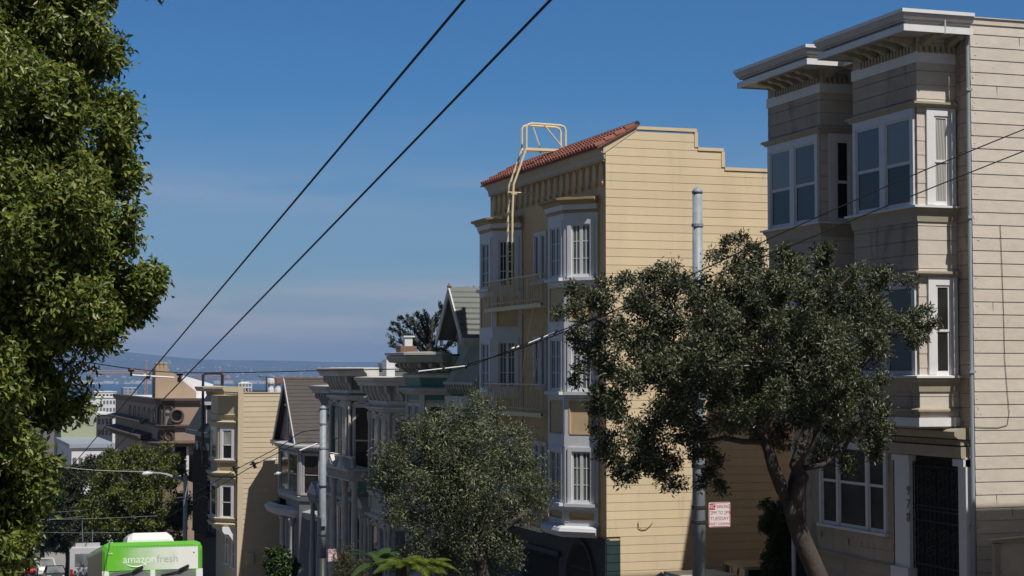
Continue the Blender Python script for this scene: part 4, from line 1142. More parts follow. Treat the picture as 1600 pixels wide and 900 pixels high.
def portico(H):
    X0, X1, ya, yb = 16.15, 17.1, 69.2, 73.4; zb = gz(72) - 1; Zq = lambda py: zat(py, X0, 71)
    p = MB(); p.box(X0, X1, ya, yb, Zq(746), Zq(733)); p.box(X0 - .18, X1, ya - .18, yb + .18, Zq(733), Zq(730)); p.box(X0 - .08, X1, ya - .08, yb + .08, Zq(748), Zq(746))
    F = Frame((X0, yb), (0, -1)); brackets(p, F, 0, yb - ya, Zq(746), Zq(733), .14, .10, .38, .08)
    brackets(p, Frame((X0, ya), (1, 0)), 0, X1 - X0, Zq(746), Zq(733), .14, .10, .38, .08)
    p.build('portico_roof', 'stone_white', H)
    for u in (.35, 2.3):
        q = MB(); q.plate(F, [(u, Zq(730)), (u + 1.5, Zq(730)), (u + .75, Zq(712))], -.12, .16); q.plate(F, [(u + .3, Zq(729)), (u + 1.2, Zq(729)), (u + .75, Zq(718))], .16, .19); q.build('pediment', 'stone_white', H)
    q = MB()
    for k in range(14): q.lathe((X0 + .1, ya + .15 + (yb - ya - .3) * k / 13, Zq(730)), [(.04, 0), (.07, .12), (.03, .22), (.05, .42)], 6)
    q.box(X0 + .02, X0 + .18, ya, yb, Zq(730) + .42, Zq(730) + .5); q.build('balustrade', 'stone_white', H)
    for yy in (ya + .2, ya + 1.9, yb - .2):
        c = MB(); h = Zq(748) - zb; c.lathe((X0 + .2, yy, zb), [(.2, 0), (.2, h - 3.1), (.15, h - 3.0), (.115, h - .35), (.17, h - .25), (.13, h - .2), (.2, h - .05), (.2, h)], 12); c.build('portico_column', 'stone_white', H, smooth=True)
portico(HB)
italianate('blue grey narrow Victorian partly hidden behind a grey steel pole', 19.0, 78.3, 86.3, (84.3, 79.2, .9, .9), zat(602, 18.1, 81), pal3, 8)

# ============================================================ GREY HOUSE WITH BROWN SHINGLED GABLE
def gabled_house():
    Xv = 19.6; X = 19.95
    yr, zr = onX(445, 594, Xv); yn, zn = onX(461, 683, Xv); yf, zf = onX(428, 691, Xv)
    ze = (zn + zf) / 2; half = (yf - yn) / 2; yr = (yn + yf) / 2 + .1
    H = thing('gabled_house', 'blue grey Victorian cottage with a brown shingled front gable and columned porch', 'house', (X, yn, gz(yn)))
    zbot = gz(yf) - 1.5
    w = MB(); w.box(X, X + 11, 89.6, yr + half - .2, zbot, ze - .45); w.box(X, X + 11, yr - half + .2, yr + half - .2, ze - .46, ze); w.build('wall', 'grey_house', H)
    F = Frame((X, yr + half), (0, -1)); L = 2 * half
    g = MB(); g.plate(F, [(.2, ze), (L - .2, ze), (half, zr - .15)], -.2, .02); g.build('gable', 'grey_house', H)
    sash_window(F, half - .45, half + .45, ze + .25, ze + 1.9, H, 'grey_trim', M['g_dark'], cas=.14, base=.02)
    t = MB(); t.fb(F, half - .75, half + .75, ze + 1.92, ze + 2.05, 0, .2); t.fb(F, half - .35, half + .35, ze + 2.45, ze + 2.55, 0, .18); t.fb(F, half - .7, half + .7, ze, ze + .14, 0, .18)
    t.build('gable_moulding', 'grey_trim', H)
    r = MB(); xb = X + 11
    for s in (-1, 1):
        y_ = yr + s * (half + .15); ze_ = ze - (zr - ze) * .15 / half
        r.hexa([(Xv, yr, zr), (xb, yr, zr), (xb, y_, ze_), (Xv, y_, ze_), (Xv, yr, zr + .1), (xb, yr, zr + .1), (xb, y_, ze_ + .1), (Xv, y_, ze_ + .1)])
    for k in range(1, 17):
        t_ = k / 17; y_ = yr - (half + .15) * t_; z_ = zr + .1 + (ze - zr) * (1 + .15 / half) * t_
        r.box(Xv, xb, y_ - .01, y_ + .05, z_ - .03, z_ + .03)
    r.build('roof', 'brown_roof', H)
    MB().box(Xv, xb, yr - .08, yr + .08, zr + .08, zr + .17).build('ridge_cap', 'brick', H)
    b = MB()
    for s in (-1, 1):
        y_ = yr + s * (half + .17); ze_ = ze - (zr - ze) * .17 / half
        b.hexa([(Xv - .06, yr, zr - .28), (Xv, yr, zr - .28), (Xv, y_, ze_ - .28), (Xv - .06, y_, ze_ - .28), (Xv - .06, yr, zr + .11), (Xv, yr, zr + .11), (Xv, y_, ze_ + .11), (Xv - .06, y_, ze_ + .11)])
    b.build('bargeboard', 'grey_trim', H)
    e_ = MB(); e_.box(Xv - .1, xb, yr - half - .35, yr - half + .2, ze - .42, ze - .15); e_.box(Xv - .15, X + .2, yr - half - .3, yr + half + .3, ze - .34, ze - .1); e_.build('eave_moulding', 'sage', H)
    # flat-roofed lower block in front of the roof, then the bay
    yb0 = 91.5; zt = zat(702, X - .9, 95); bay = [(X, 99.1), (X - 1.1, 98.0), (X - 1.1, yb0 + 1.1), (X, yb0)]
    m = MB(); m.prism([(X + 1, 99.1)] + bay + [(X + 1, yb0)], zbot, zt + .2); m.build('bay', 'grey_house', H)
    Zr = lambda py: zat(py, X - 1.1, yb0 + 1.1)
    S_ = segs(bay); t = MB()
    t.sweep(bay, [(0, zt), (.25, zt + .05), (.35, zt + .2), (.35, zt + .28), (0, zt + .34)])
    t.sweep(bay, [(0, Zr(783)), (.06, Zr(783)), (.12, Zr(776)), (0, Zr(773))])
    for F_, L_ in S_:
        for u in (0, L_ - .18): t.fb(F_, u, u + .18, Zr(773), zt, 0, .10)
    t.build('bay_moulding', 'grey_trim', H)
    for F_, L_ in S_:
        n = 2 if L_ > 2 else 1; ww = (L_ - .4) / n
        for k in range(n): sash_window(F_, .2 + k * ww, .2 + (k + 1) * ww - .05, Zr(772), Zr(708), H, 'grey_trim', M['g_brown'], M['g_room'], cas=.09)
    pts = [(X, 100.0), (X - 1.5, 98.8), (X - 1.5, 96.2), (X - .35, 90.9), (X, 90.7)]
    p = MB(); zp = Zr(812); p.prism([(X + .2, 100.0)] + pts + [(X + .2, 90.7)], zp, Zr(802)); p.sweep(pts, [(0, zp), (.15, zp + .02), (.28, Zr(803)), (.28, Zr(800)), (0, Zr(795))]); p.build('porch_roof', 'grey_trim', H)
    p = MB(); p.prism([(X + .2, 100.0), (X - 1.1, 98.6), (X - 1.1, 96.2), (X - .1, 91.4), (X + .2, 90.8)], Zr(800), Zr(788)); p.build('porch_shingles', 'brown_roof', H)
    for px, xo_ in ((441, 1.35), (456, 1.3), (474, .85), (492, .45)):
        y_ = onX(px, 850, X - xo_)[0]; cc = MB(); h_ = zp - zbot
        cc.lathe((X - xo_, y_, zbot), [(.2, 0), (.2, h_ - 3.0), (.15, h_ - 2.9), (.125, h_ - .3), (.19, h_ - .14), (.2, h_)], 12); cc.build('porch_column', 'grey_trim', H, smooth=True)
    Fd = Frame((X, yr + half - .4), (0, -1)); MB().fb(Fd, 9.5, 10.8, zbot, zp - .5, 0, .04).build('front_door', 'brown_trim', H)
    return H
gabled_house()

# ============================================================ CREAM HOUSE
def cream_house():
    X = 17.7; Y0 = onX(372, 700, X)[0]; Y1 = Y0 + 8.2; d = 1.0; Xb = X - d
    H = thing('tall_rowhouse', 'narrow cream rowhouse with a white windowed bay and plain clapboard flank', 'house', (X, Y0, gz(Y0)))
    zbot = gz(Y1) - 1.5; Zr = lambda py: zat(py, X - .5, Y0 + .6); zt = zat(613, X, Y0)
    bay = (Y0 + 4.9, Y0 + .35, d, .95); pb = plan(X, Y1, Y0, [bay]); bp = pb[1:5]; zb = Zr(822)
    w = MB(); w.box(X + .03, X + 14, Y0 + .03, Y1, zbot, zt - .1); w.prism([(X + .5, bay[0])] + bp + [(X + .5, bay[1])], zb, zt - .2); w.build('wall', 'cream_front', H)
    Fs = Frame((X, Y0), (1, 0)); s = MB(); s.boards(Fs, .3, 14, zbot, zt - .05, 7.9 / FPX * 105.8, .012, .05); s.fb(Fs, -.02, .3, zbot, zt + .35, -.2, .03); s.fb(Fs, .3, 14, zt - .05, zt, -.3, .04); s.build('side_siding', 'cream', H)
    MB().box(X + .4, X + 14, Y0 + .3, Y1, zt - .1, zt - .02).build('roof', 'roof_dark', H)
    mb = MB(); mb.fb(Fs, .55, .95, Zr(881), Zr(863), 0, .16); mb.build('meter_box', 'cream', H)
    c = MB()
    c.sweep([(X, Y1)] + bp + [(X, Y0 - .02)], [(0, zt + .0), (.85, zt + .05), (.95, zt + .22), (.95, zt + .32), (0, zt + .34)])
    brackets(c, Frame((X, Y1), (0, -1)), 0, Y1 - bay[0], zt - .6, zt, .7, .14, .8, .15)
    c.build('cornice', 'cream_front', H)
    t = MB(); fl = [(Zr(718), Zr(668)), (Zr(809), Zr(756))]
    for zs, zh in fl:
        t.sweep(bp, [(0, zs - .2), (.1, zs - .2), (.16, zs - .05), (0, zs)]); t.sweep(bp, [(0, zh), (.05, zh), (.15, zh + .2), (.2, zh + .32), (0, zh + .4)])
    t.sweep(bp, [(0, zb - .15), (.1, zb - .1), (.2, zb + .1), (0, zb + .2)]); t.sweep(bp, [(0, Zr(743)), (.25, Zr(743)), (.3, Zr(739)), (0, Zr(736))])
    t.sweep(bp, [(0, Zr(652)), (.06, Zr(652)), (.1, Zr(648)), (0, Zr(647))])
    t.build('bay_moulding', 'cream_front', H)
    for i, (F, L) in enumerate(segs(bp)):
        for j, (zs, zh) in enumerate(fl):
            sash_window(F, .2, L - .2, zs, zh, H, 'white_trim', M['g_white'] if (j == 0 and i == 2) else M['g_dark'], M['g_dark'], cas=.17, sill=.06)
        pn = MB(); pn.fb(F, .2, L - .2, Zr(737) + .1, Zr(723), 0, .02); pn.build('bay_panel', 'ochre', H)
    br = MB(); Fb = Frame((X, bay[0]), (0, -1)); brackets(br, Fb, 0, bay[0] - bay[1], zb - .9, zb - .05, .8, .22, 1.4, .3)
    br.build('bay_brackets', 'white_trim', H)
    Ff = Frame((X, Y1), (0, -1)); L = Y1 - Y0
    for u in (L - 1.75, L - 4.2): sash_window(Ff, u, u + 1.1, Zr(888), Zr(843), H, 'white_trim', M['g_dark'], cas=.16)
    for zs in (Zr(715), Zr(805)): sash_window(Ff, .7, 1.8, zs, zs + 2, H, 'grey_trim', M['g_dark'], cas=.14)
    fe = MB()
    for zz in (Zr(735), Zr(812)):
        fe.box(X - .9, X, Y1 - 2.6, Y1 - .3, zz - .06, zz)
        for k in range(9): fe.tube([(X - .9, Y1 - 2.6 + .28 * k, zz), (X - .9, Y1 - 2.6 + .28 * k, zz + .95)], .025, 4)
        fe.tube([(X - .9, Y1 - 2.6, zz + .95), (X - .9, Y1 - .3, zz + .95)], .03, 4)
    xl, yl = X - 1.05, Y1 - 1.2
    for dy in (-.25, .25): fe.tube([(xl, yl + dy, Zr(735)), (xl, yl + dy, zt + 1.0)], .05, 5)
    for k in range(14): fe.tube([(xl, yl - .25, Zr(735) + .35 * k), (xl, yl + .25, Zr(735) + .35 * k)], .02, 4)
    fe.tube([(xl, yl - .25, zt + .95), (xl, yl - .25, zt + 1.0), (xl + .2, yl - .25, zt + 1.1), (xl + 1.1, yl - .25, zt + 1.1), (xl + 1.2, yl - .25, zt + 1.0), (xl + 1.2, yl - .25, zt + .1)], .06, 5)
    fe.tube([(xl, yl + .25, zt + .95), (xl, yl + .25, zt + 1.0), (xl + .2, yl + .25, zt + 1.1), (xl + 1.1, yl + .25, zt + 1.1), (xl + 1.2, yl + .25, zt + 1.0), (xl + 1.2, yl + .25, zt + .1)], .06, 5)
    fe.build('fire_escape', 'iron', H)
    # roof clutter
    for px, m_, cap in ((423, 'roof_white', 'roof_white'), (434, 'roof_white', 'brick')):
        x_, z1 = onY(px, 597, Y0 + 2.5); k = MB(); k.lathe((x_, Y0 + 2.5, zt - .1), [(.22, 0), (.2, .25), (.17, .35), (.17, z1 - zt)], 10); k.lathe((x_, Y0 + 2.5, z1 - .12), [(.24, 0), (.26, .1), (.24, .32), (.05, .36)], 10)
        k.build('flue', m_, H) if cap == m_ else (k.build('flue', 'roof_white', H), MB().lathe((x_, Y0 + 2.5, z1 - .08), [(.27, 0), (.28, .34), (.05, .38)], 10).build('flue_cap', 'brick', H))
    xa, xb = onY(373, 600, Y0 + 5)[0], onY(393, 600, Y0 + 5)[0]; z1 = onY(383, 599, Y0 + 5)[1]; k = MB()
    for i in range(5):
        x_ = xa + (xb - xa) * i / 4
        for yy in (Y0 + 5, Y0 + 5.7): k.tube([(x_, yy, zt - .1), (x_, yy, z1)], .035, 4)
    for zz in (z1, (z1 + zt) / 2): k.box(xa - .03, xb + .03, Y0 + 4.97, Y0 + 5.73, zz - .04, zz + .03)
    k.box(xa + .15, xb - .15, Y0 + 5.1, Y0 + 5.6, zt - .1, z1 + .1)
    k.build('roof_cage', 'roof_white', H)
    x_, z1 = onY(416, 588, Y0 + 3); k = MB(); k.tube([(x_, Y0 + 3, zt - .1), (x_, Y0 + 3, z1)], .03, 4)
    for i in range(5): k.tube([(x_ - .5 + .1 * i, Y0 + 3 - .3, z1 - .05 * i), (x_ - .5 + .1 * i, Y0 + 3 + .3, z1 - .05 * i)], .012, 4)
    k.tube([(x_ - .5, Y0 + 3, z1), (x_ + .5, Y0 + 3, z1 - .1)], .015, 4); k.build('aerial', 'cable', H)
    return H
cream_house()

# ============================================================ DARK MANSARD HOUSE
def mansard_house():
    X = 17.9; Y0 = 113.6; Y1 = 124
    H = thing('mansard_house', 'dark slate roofed house with barred stairs and plum panels below the cream rowhouse', 'house', (X, Y0, gz(Y0)))
    zbot = gz(Y1) - 1; ze = zat(675, X, Y0 + 3); zt = zat(611, X, Y0 + 3)
    w = MB(); w.box(X, X + 12, Y0, Y1, zbot, ze); w.build('wall', 'dark_house', H)
    r = MB(); r.hexa([(X - .5, Y0, ze), (X + 12, Y0, ze), (X + 12, Y1 + .4, ze), (X - .5, Y1 + .4, ze), (X + .9, Y0, zt), (X + 12, Y0, zt), (X + 12, Y1 - .5, zt), (X + .9, Y1 - .5, zt)])
    r.build('roof', 'mansard', H)
    e_ = MB(); e_.box(X - .6, X, Y0, Y1 + .5, ze - .3, ze - .004); e_.build('eave', 'grey_green', H)
    F = Frame((X, Y1), (0, -1)); L = Y1 - Y0
    for k in range(4):
        for zz in (ze - 3.2, ze - 6.6): sash_window(F, .4 + 2.5 * k, 1.7 + 2.5 * k, zz, zz + 2.4, H, 'blue_house' if k % 2 else 'grey_trim', M['g_grey'] if k % 2 else M['g_dark'], cas=.16)
    d_ = MB(); d_.box(X - .35, X + 1, Y0 + 2.6, Y0 + 4.2, zt - 2.1, zt - .9); d_.build('dormer', 'mansard', H)
    d_ = MB(); d_.box(X - .55, X + 1, Y0 + 2.4, Y0 + 4.4, zt - .9, zt - .72); d_.box(X - .42, X - .36, Y0 + 2.6, Y0 + 2.75, zt - 2.1, zt - .92); d_.box(X - .42, X - .36, Y0 + 4.05, Y0 + 4.2, zt - 2.1, zt - .92); d_.build('dormer_trim', 'grey_trim', H)
    p = MB(); p.box(X - .4, X, Y0 + 2, Y0 + 6, ze - 4.3, ze - 3.6); p.box(X - .4, X, Y1 - 3, Y1, ze - 3.6, ze - 1.8); p.build('plum_panel', 'plum', H)
    f = MB()
    for k in range(12): f.tube([(X - .7, Y0 + .6 + .5 * k, ze - 6.6), (X - .7, Y0 + .6 + .5 * k, ze - 1.0 - .1 * (k % 3))], .045, 4)
    for zz in (ze - 3.4, ze - 6.6): f.box(X - .75, X - .02, Y0 + .5, Y0 + 6.4, zz, zz + .08)
    f.build('iron_railing', 'iron', H)
mansard_house()

# ============================================================ BROWN TURRETED BUILDING BELOW THE CROSS STREET
def brown_building():
    X = 18.0; Y0 = 143.5; Y1 = onX(182, 640, X)[0] + 1
    H = thing('turreted_building', 'brown building with a rounded corner, arched windows and a round porthole window', 'building', (X, Y0, gz(Y0)))
    zbot = gz(Y1) - 2; Zr = lambda py: zat(py, X + 1, Y0 + .4); rr = 1.2
    cor = [(X, Y0 + 1.75), (X + .28, Y0 + .72), (X + 1.15, Y0)]
    out = [(X, Y1)] + cor + [(X + 14, Y0)]
    zt = Zr(626)
    w = MB(); w.prism(out + [(X + 14, Y1)], zbot, zt); w.build('wall', 'brown_wall', H)
    t = MB()
    t.sweep(out, [(0, zt - .35), (.15, zt - .3), (.3, zt), (.3, zt + .15), (0, zt + .2)])
    t.sweep(out, [(0, Zr(669)), (.25, Zr(668)), (.3, Zr(665)), (0, Zr(663))])
    t.sweep(out, [(0, Zr(698)), (.5, Zr(697)), (.7, Zr(692)), (.2, Zr(690)), (0, Zr(688))])
    t.sweep([(X, Y1), (X, Y0 + 9)], [(0, Zr(667)), (.7, Zr(666)), (.8, Zr(662)), (0, Zr(658))])
    t.sweep([(X, Y1), (X, Y0 + 6)], [(0, Zr(690)), (1.0, Zr(689)), (1.2, Zr(684)), (0, Zr(680))])
    t.build('moulding', 'brown_trim', H)
    MB().prism([(x + .3, y + .3) for x, y in out] + [(X + 14, Y1)], zt - .1, zt + .05).build('roof', 'roof_white', H)
    Ff = Frame((X, Y1), (0, -1)); L = Y1 - Y0
    for k in range(6):
        u = L - 5 - 3.6 * k; sash_window(Ff, u, u + 1.5, Zr(662), Zr(640), H, 'brown_trim', M['g_dark'], cas=.25, sill=0)
    for i in (0, 1):
        a, c = cor[i], cor[i + 1]; F = Frame(((a[0] + c[0]) / 2, (a[1] + c[1]) / 2), (c[0] - a[0], c[1] - a[1]))
        hw = .40; zs, zh = Zr(663), Zr(642); arc = [(hw * math.cos(q), zh + hw * math.sin(q)) for q in [PI * j / 10 for j in range(11)]]
        m = MB(); m.tube([F.p(hw, zs, .05)] + [F.p(u, v, .05) for u, v in arc] + [F.p(-hw, zs, .05)], .10, 5); m.fb(F, -hw, hw, (zs + zh) / 2 + .25, (zs + zh) / 2 + .38, 0, .08)
        o = m.build('arched_window', 'brown_trim', H)
        p = MB(); p.plate(F, [(-hw, zs)] + arc[::-1] + [(hw, zs)], .0, .03); p.build('pane', M['g_white'] if i == 1 else M['g_grey'], o)
        ring = MB(); q = F.p(0, Zr(683), .04); rad = .36
        ring.tube([F.p(rad * math.cos(b_), Zr(681) + rad * math.sin(b_), .04) for b_ in [2 * PI * j / 16 for j in range(17)]], .09, 5); ring.fb(F, -.5, .5, Zr(688) , Zr(672), 0, .03); ring.build('rosette_panel', 'brown_trim', H)
    Fs = Frame((X, Y0), (1, 0)); xc, zc = onY(276, 650, Y0); rad = .62; rad = .5; m = MB()
    m.tube([Fs.p(xc - X + rad * math.cos(b_), zc + rad * math.sin(b_), .05) for b_ in [2 * PI * j / 20 for j in range(21)]], .11, 6); o = m.build('round_window', 'brown_trim', H)
    p = MB(); p.plate(Fs, [(xc - X + rad * math.cos(b_), zc + rad * math.sin(b_)) for b_ in [2 * PI * j / 20 for j in range(20)]], 0, .03); p.build('pane', 'g_dark', o)
    xw, zw = onY(285, 713, Y0); sash_window(Fs, xw - X - .8, xw - X + .5, zw - 1.5, zw + 1.2, H, 'white_trim', M['g_dark'], cas=.15)
    # chimney tower, gable and stacks on the roof
    yk = Y0 + 6; x0, z1 = onY(243, 577, yk); x1 = onY(264, 577, yk)[0]; xg, zg = onY(272, 583, yk); xe, ze_ = onY(308, 612, yk)
    k = MB(); k.box(x0, x1, yk, yk + 2.2, zt, z1)
    for i in range(3):
        xx = x0 + (x1 - x0) * (.2 + .3 * i); k.lathe((xx, yk + .8, z1), [(.22, 0), (.2, .25), (.14, .35), (.2, .4), (.2, .55), (.1, .6)], 8)
    k.build('chimney_tower', 'tan_wall', H)
    k = MB(); Fk = Frame((x1, yk + .5), (1, 0)); k.plate(Fk, [(0, zt), (xe - x1, zt), (xe - x1, ze_), (xg - x1, zg), (0, zg + .15)], -.5, 0); k.build('roof_gable', 'tan_wall', H)
    k = MB(); Fk = Frame((x1, yk + 1.1), (1, 0)); k.plate(Fk, [(xg - x1 + .3, zt), (xe - x1 + 1.8, zt), (xe - x1 + 1.5, ze_ + .6), (xg - x1 + .9, zg - .2)], -6, 0); k.build('white_roof_slope', 'roof_white', H)
    for px in (290, 295, 300, 304):
        xx, zz = onY(px, 592 + (px - 290) * .4, yk + 3); k = MB(); k.lathe((xx, yk + 3, zt), [(.2, 0), (.2, zz - zt), (.25, zz - zt + .1), (.1, zz - zt + .15)], 8); k.build('chimney_pot', 'tan_wall', H)
brown_building()

# ============================================================ far city
def block(name, label, px0, px1, py, Y, zb, m, winm=None, cols=4, rows=3, depth=20, top=None):
    x0, zt = onY(px0, py, Y); x1 = onY(px1, py, Y)[0]
    B_ = thing(name, label, 'building', (x0, Y, zb))
    w = MB(); w.box(x0, x1, Y, Y + depth, zb, zt); w.build('wall', m, B_)
    r = MB(); r.box(x0 - .3, x1 + .3, Y - .3, Y + depth, zt, zt + .5); r.build('roof', top or 'roof_white', B_)
    F = Frame((x0, Y), (1, 0)); L = x1 - x0; H_ = min(zt - zb, rows * 3.6)
    for i in range(cols):
        for j in range(rows):
            q = MB(); u = L * (i + .5) / cols; v = zt - H_ * (j + .6) / rows
            q.fb(F, u - L / cols * .30, u + L / cols * .30, v - H_ / rows * .25, v + H_ / rows * .25, 0, .08); q.build('window', winm or M['g_dark'], B_)
    return B_
block('green_apartments', 'pale green flat fronted apartment block seen between the tall tree and the brown building', 96, 151, 632, 265, -34, mat('pale_green_stucco', (.33, .36, .25), .8, .08, .3), M['g_white'], 3, 4, 14)
block('low_white_building', 'low white roofed building beyond the far street trees', 112, 178, 700, 240, -32, 'roof_white', M['g_grey'], 7, 1, 26, 'pipe')
block('glass_tower', 'slim blue glass tower far off beyond the pale green block', 133, 148, 600, 1500, -66, mat('blue_glass_wall', (.05, .11, .18), .25, .2, .1), M['g_dark'], 4, 9, 30)
block('white_office', 'white office block with dark window bands in the far low ground', 148, 182, 613, 1150, -60, 'roof_white', M['g_dark'], 6, 4, 40)
block('white_warehouse', 'white flat warehouse below the white office block', 150, 186, 622, 900, -54, 'roof_white', M['g_grey'], 7, 3, 40)
block('grey_silo_block', 'grey stepped block with pale cylinders right of the white office', 193, 214, 606, 2400, -72, 'pipe', M['g_grey'], 3, 4, 30)
block('dark_low_block', 'dark low block behind the pale green apartments', 152, 176, 648, 600, -44, 'dark_house', None, 4, 2, 30)
def crane(label, px, pytop, pybot, Y, jx, jy, m, w=3.2):
    x, zt = onY(px, pytop, Y); zb = onY(px, pybot, Y)[1] - 15
    K = thing('tower_crane', label, 'crane', (x, Y, zb), 'tower cranes by the bay')
    b = MB(); h = w / 2
    for dx in (-h, h):
        for dy in (-h, h): b.tube([(x + dx, Y + dy, zb), (x + dx, Y + dy, zt - (6 if dx < 0 else 6))], .55, 4)
    z = zb; s = 1
    while z < zt - w - 6: b.tube([(x - h * s, Y - h, z), (x + h * s, Y - h, z + w)], .4, 4); b.tube([(x - h * s, Y + h, z), (x + h * s, Y + h, z + w)], .4, 4); z += w; s = -s
    b.tube([(x, Y, zt - 6), (x, Y, zt)], .9, 5); b.build('mast', m, K)
    xj, zj = onY(jx, jy, Y); z0 = onY(px, jy, Y)[1]; b = MB(); n = max(4, int(abs(xj - x) / 5))
    for dz in (0, 2.6): b.tube([(x, Y, z0 + dz), (xj, Y, zj + dz)], .5, 4)
    for i in range(n):
        t0, t1 = i / n, (i + 1) / n; b.tube([(x + (xj - x) * t0, Y, z0), (x + (xj - x) * (t0 + t1) / 2, Y, z0 + 2.6), (x + (xj - x) * t1, Y, z0)], .4, 4)
    b.build('jib', m, K)
    b = MB(); s = 1 if xj < x else -1; b.tube([(x, Y, z0), (x + s * 14, Y, z0)], .8, 4); b.box(x + s * 10 - 2, x + s * 10 + 2, Y - 1.5, Y + 1.5, z0 - 3, z0); b.build('counter_jib', m, K)
    c = MB(); c.box(x - 3, x, Y - 2, Y + 1.5, z0 - 4, z0 - .5); c.build('cab', 'roof_white', K)
M['crane_tan'] = mat('weathered_crane_paint', (.42, .25, .16), .6, .1, 1.0); M['crane_red'] = mat('red_crane_paint', (.36, .15, .13), .6, .1, 1.0)
crane('tan tower crane with a long jib reaching left over the bay', 228, 567, 622, 2300, 138, 583, 'crane_tan')
crane('dull red tower crane standing behind the cream rowhouse roof', 348, 573, 615, 2900, 300, 590, 'crane_red', 2.4)
def sailboat():
    x, z = onY(325, 607, 7000); x, Y = x * 1.0, 6900
    Bt = thing('sailboat', 'tiny white sailboat out on the bay', 'boat', (x, Y, -75))
    h = MB(); h.hexa([(x - 5, Y - 1, -75), (x + 5, Y - 1, -75), (x + 5, Y + 1, -75), (x - 5, Y + 1, -75), (x - 7, Y - 2, -73), (x + 7, Y - 2, -73), (x + 7, Y + 2, -73), (x - 7, Y + 2, -73)]); h.build('hull', 'roof_white', Bt)
    s = MB(); F = Frame((x, Y), (1, 0)); s.plate(F, [(-6, -72), (5, -72), (-.5, -48)], -.2, .2); s.build('sail', 'roof_white', Bt)
sailboat()

# ============================================================ TREES AND PLANTS
LM_big = leafmat('broad_leaf', (0.030, 0.066, 0.010), (0.32, 0.36, 0.080), 0.40, 0.42, .5)
LM_grey = leafmat('grey_green_leaf', (0.022, 0.036, 0.014), (0.175, 0.185, 0.105), 0.42, 0.24, .45)
LM_olive = leafmat('olive_leaf', (0.055, 0.075, 0.036), (0.26, 0.285, 0.165), 0.42, 0.32, .45)
LM_far = leafmat('street_tree_leaf', (0.035, 0.06, 0.009), (0.20, 0.215, 0.04), 0.45, 0.32)
LM_dark = leafmat('dark_leaf', (0.012, 0.022, 0.008), (0.045, 0.06, 0.02), 0.5, 0.15)
LM_cyp = leafmat('cypress_needle', (0.010, 0.022, 0.010), (0.035, 0.055, 0.02), 0.6, 0.1)
LM_fern = leafmat('fern_leaf', (0.06, 0.10, 0.008), (0.20, 0.235, 0.028), 0.45, 0.35)
LM_bush = leafmat('bush_leaf', (0.02, 0.05, 0.01), (0.08, 0.13, 0.03), 0.35, 0.2)
LM_weed = leafmat('dry_weed_leaf', (0.07, 0.075, 0.02), (0.20, 0.18, 0.06), 0.6, 0.3)

def px_lobes(spec, Y):
    """rounded masses of a crown measured on the photograph: column, row, radius, nearer(-)/farther(+) in metres"""
    out = []
    for px, py, r, dy in spec:
        p = pt(px, py, Y + dy); depth = p.x * math.sin(YAW) + p.y * math.cos(YAW)
        out.append(((p.x, p.y, p.z), r / FPX * depth))
    return out

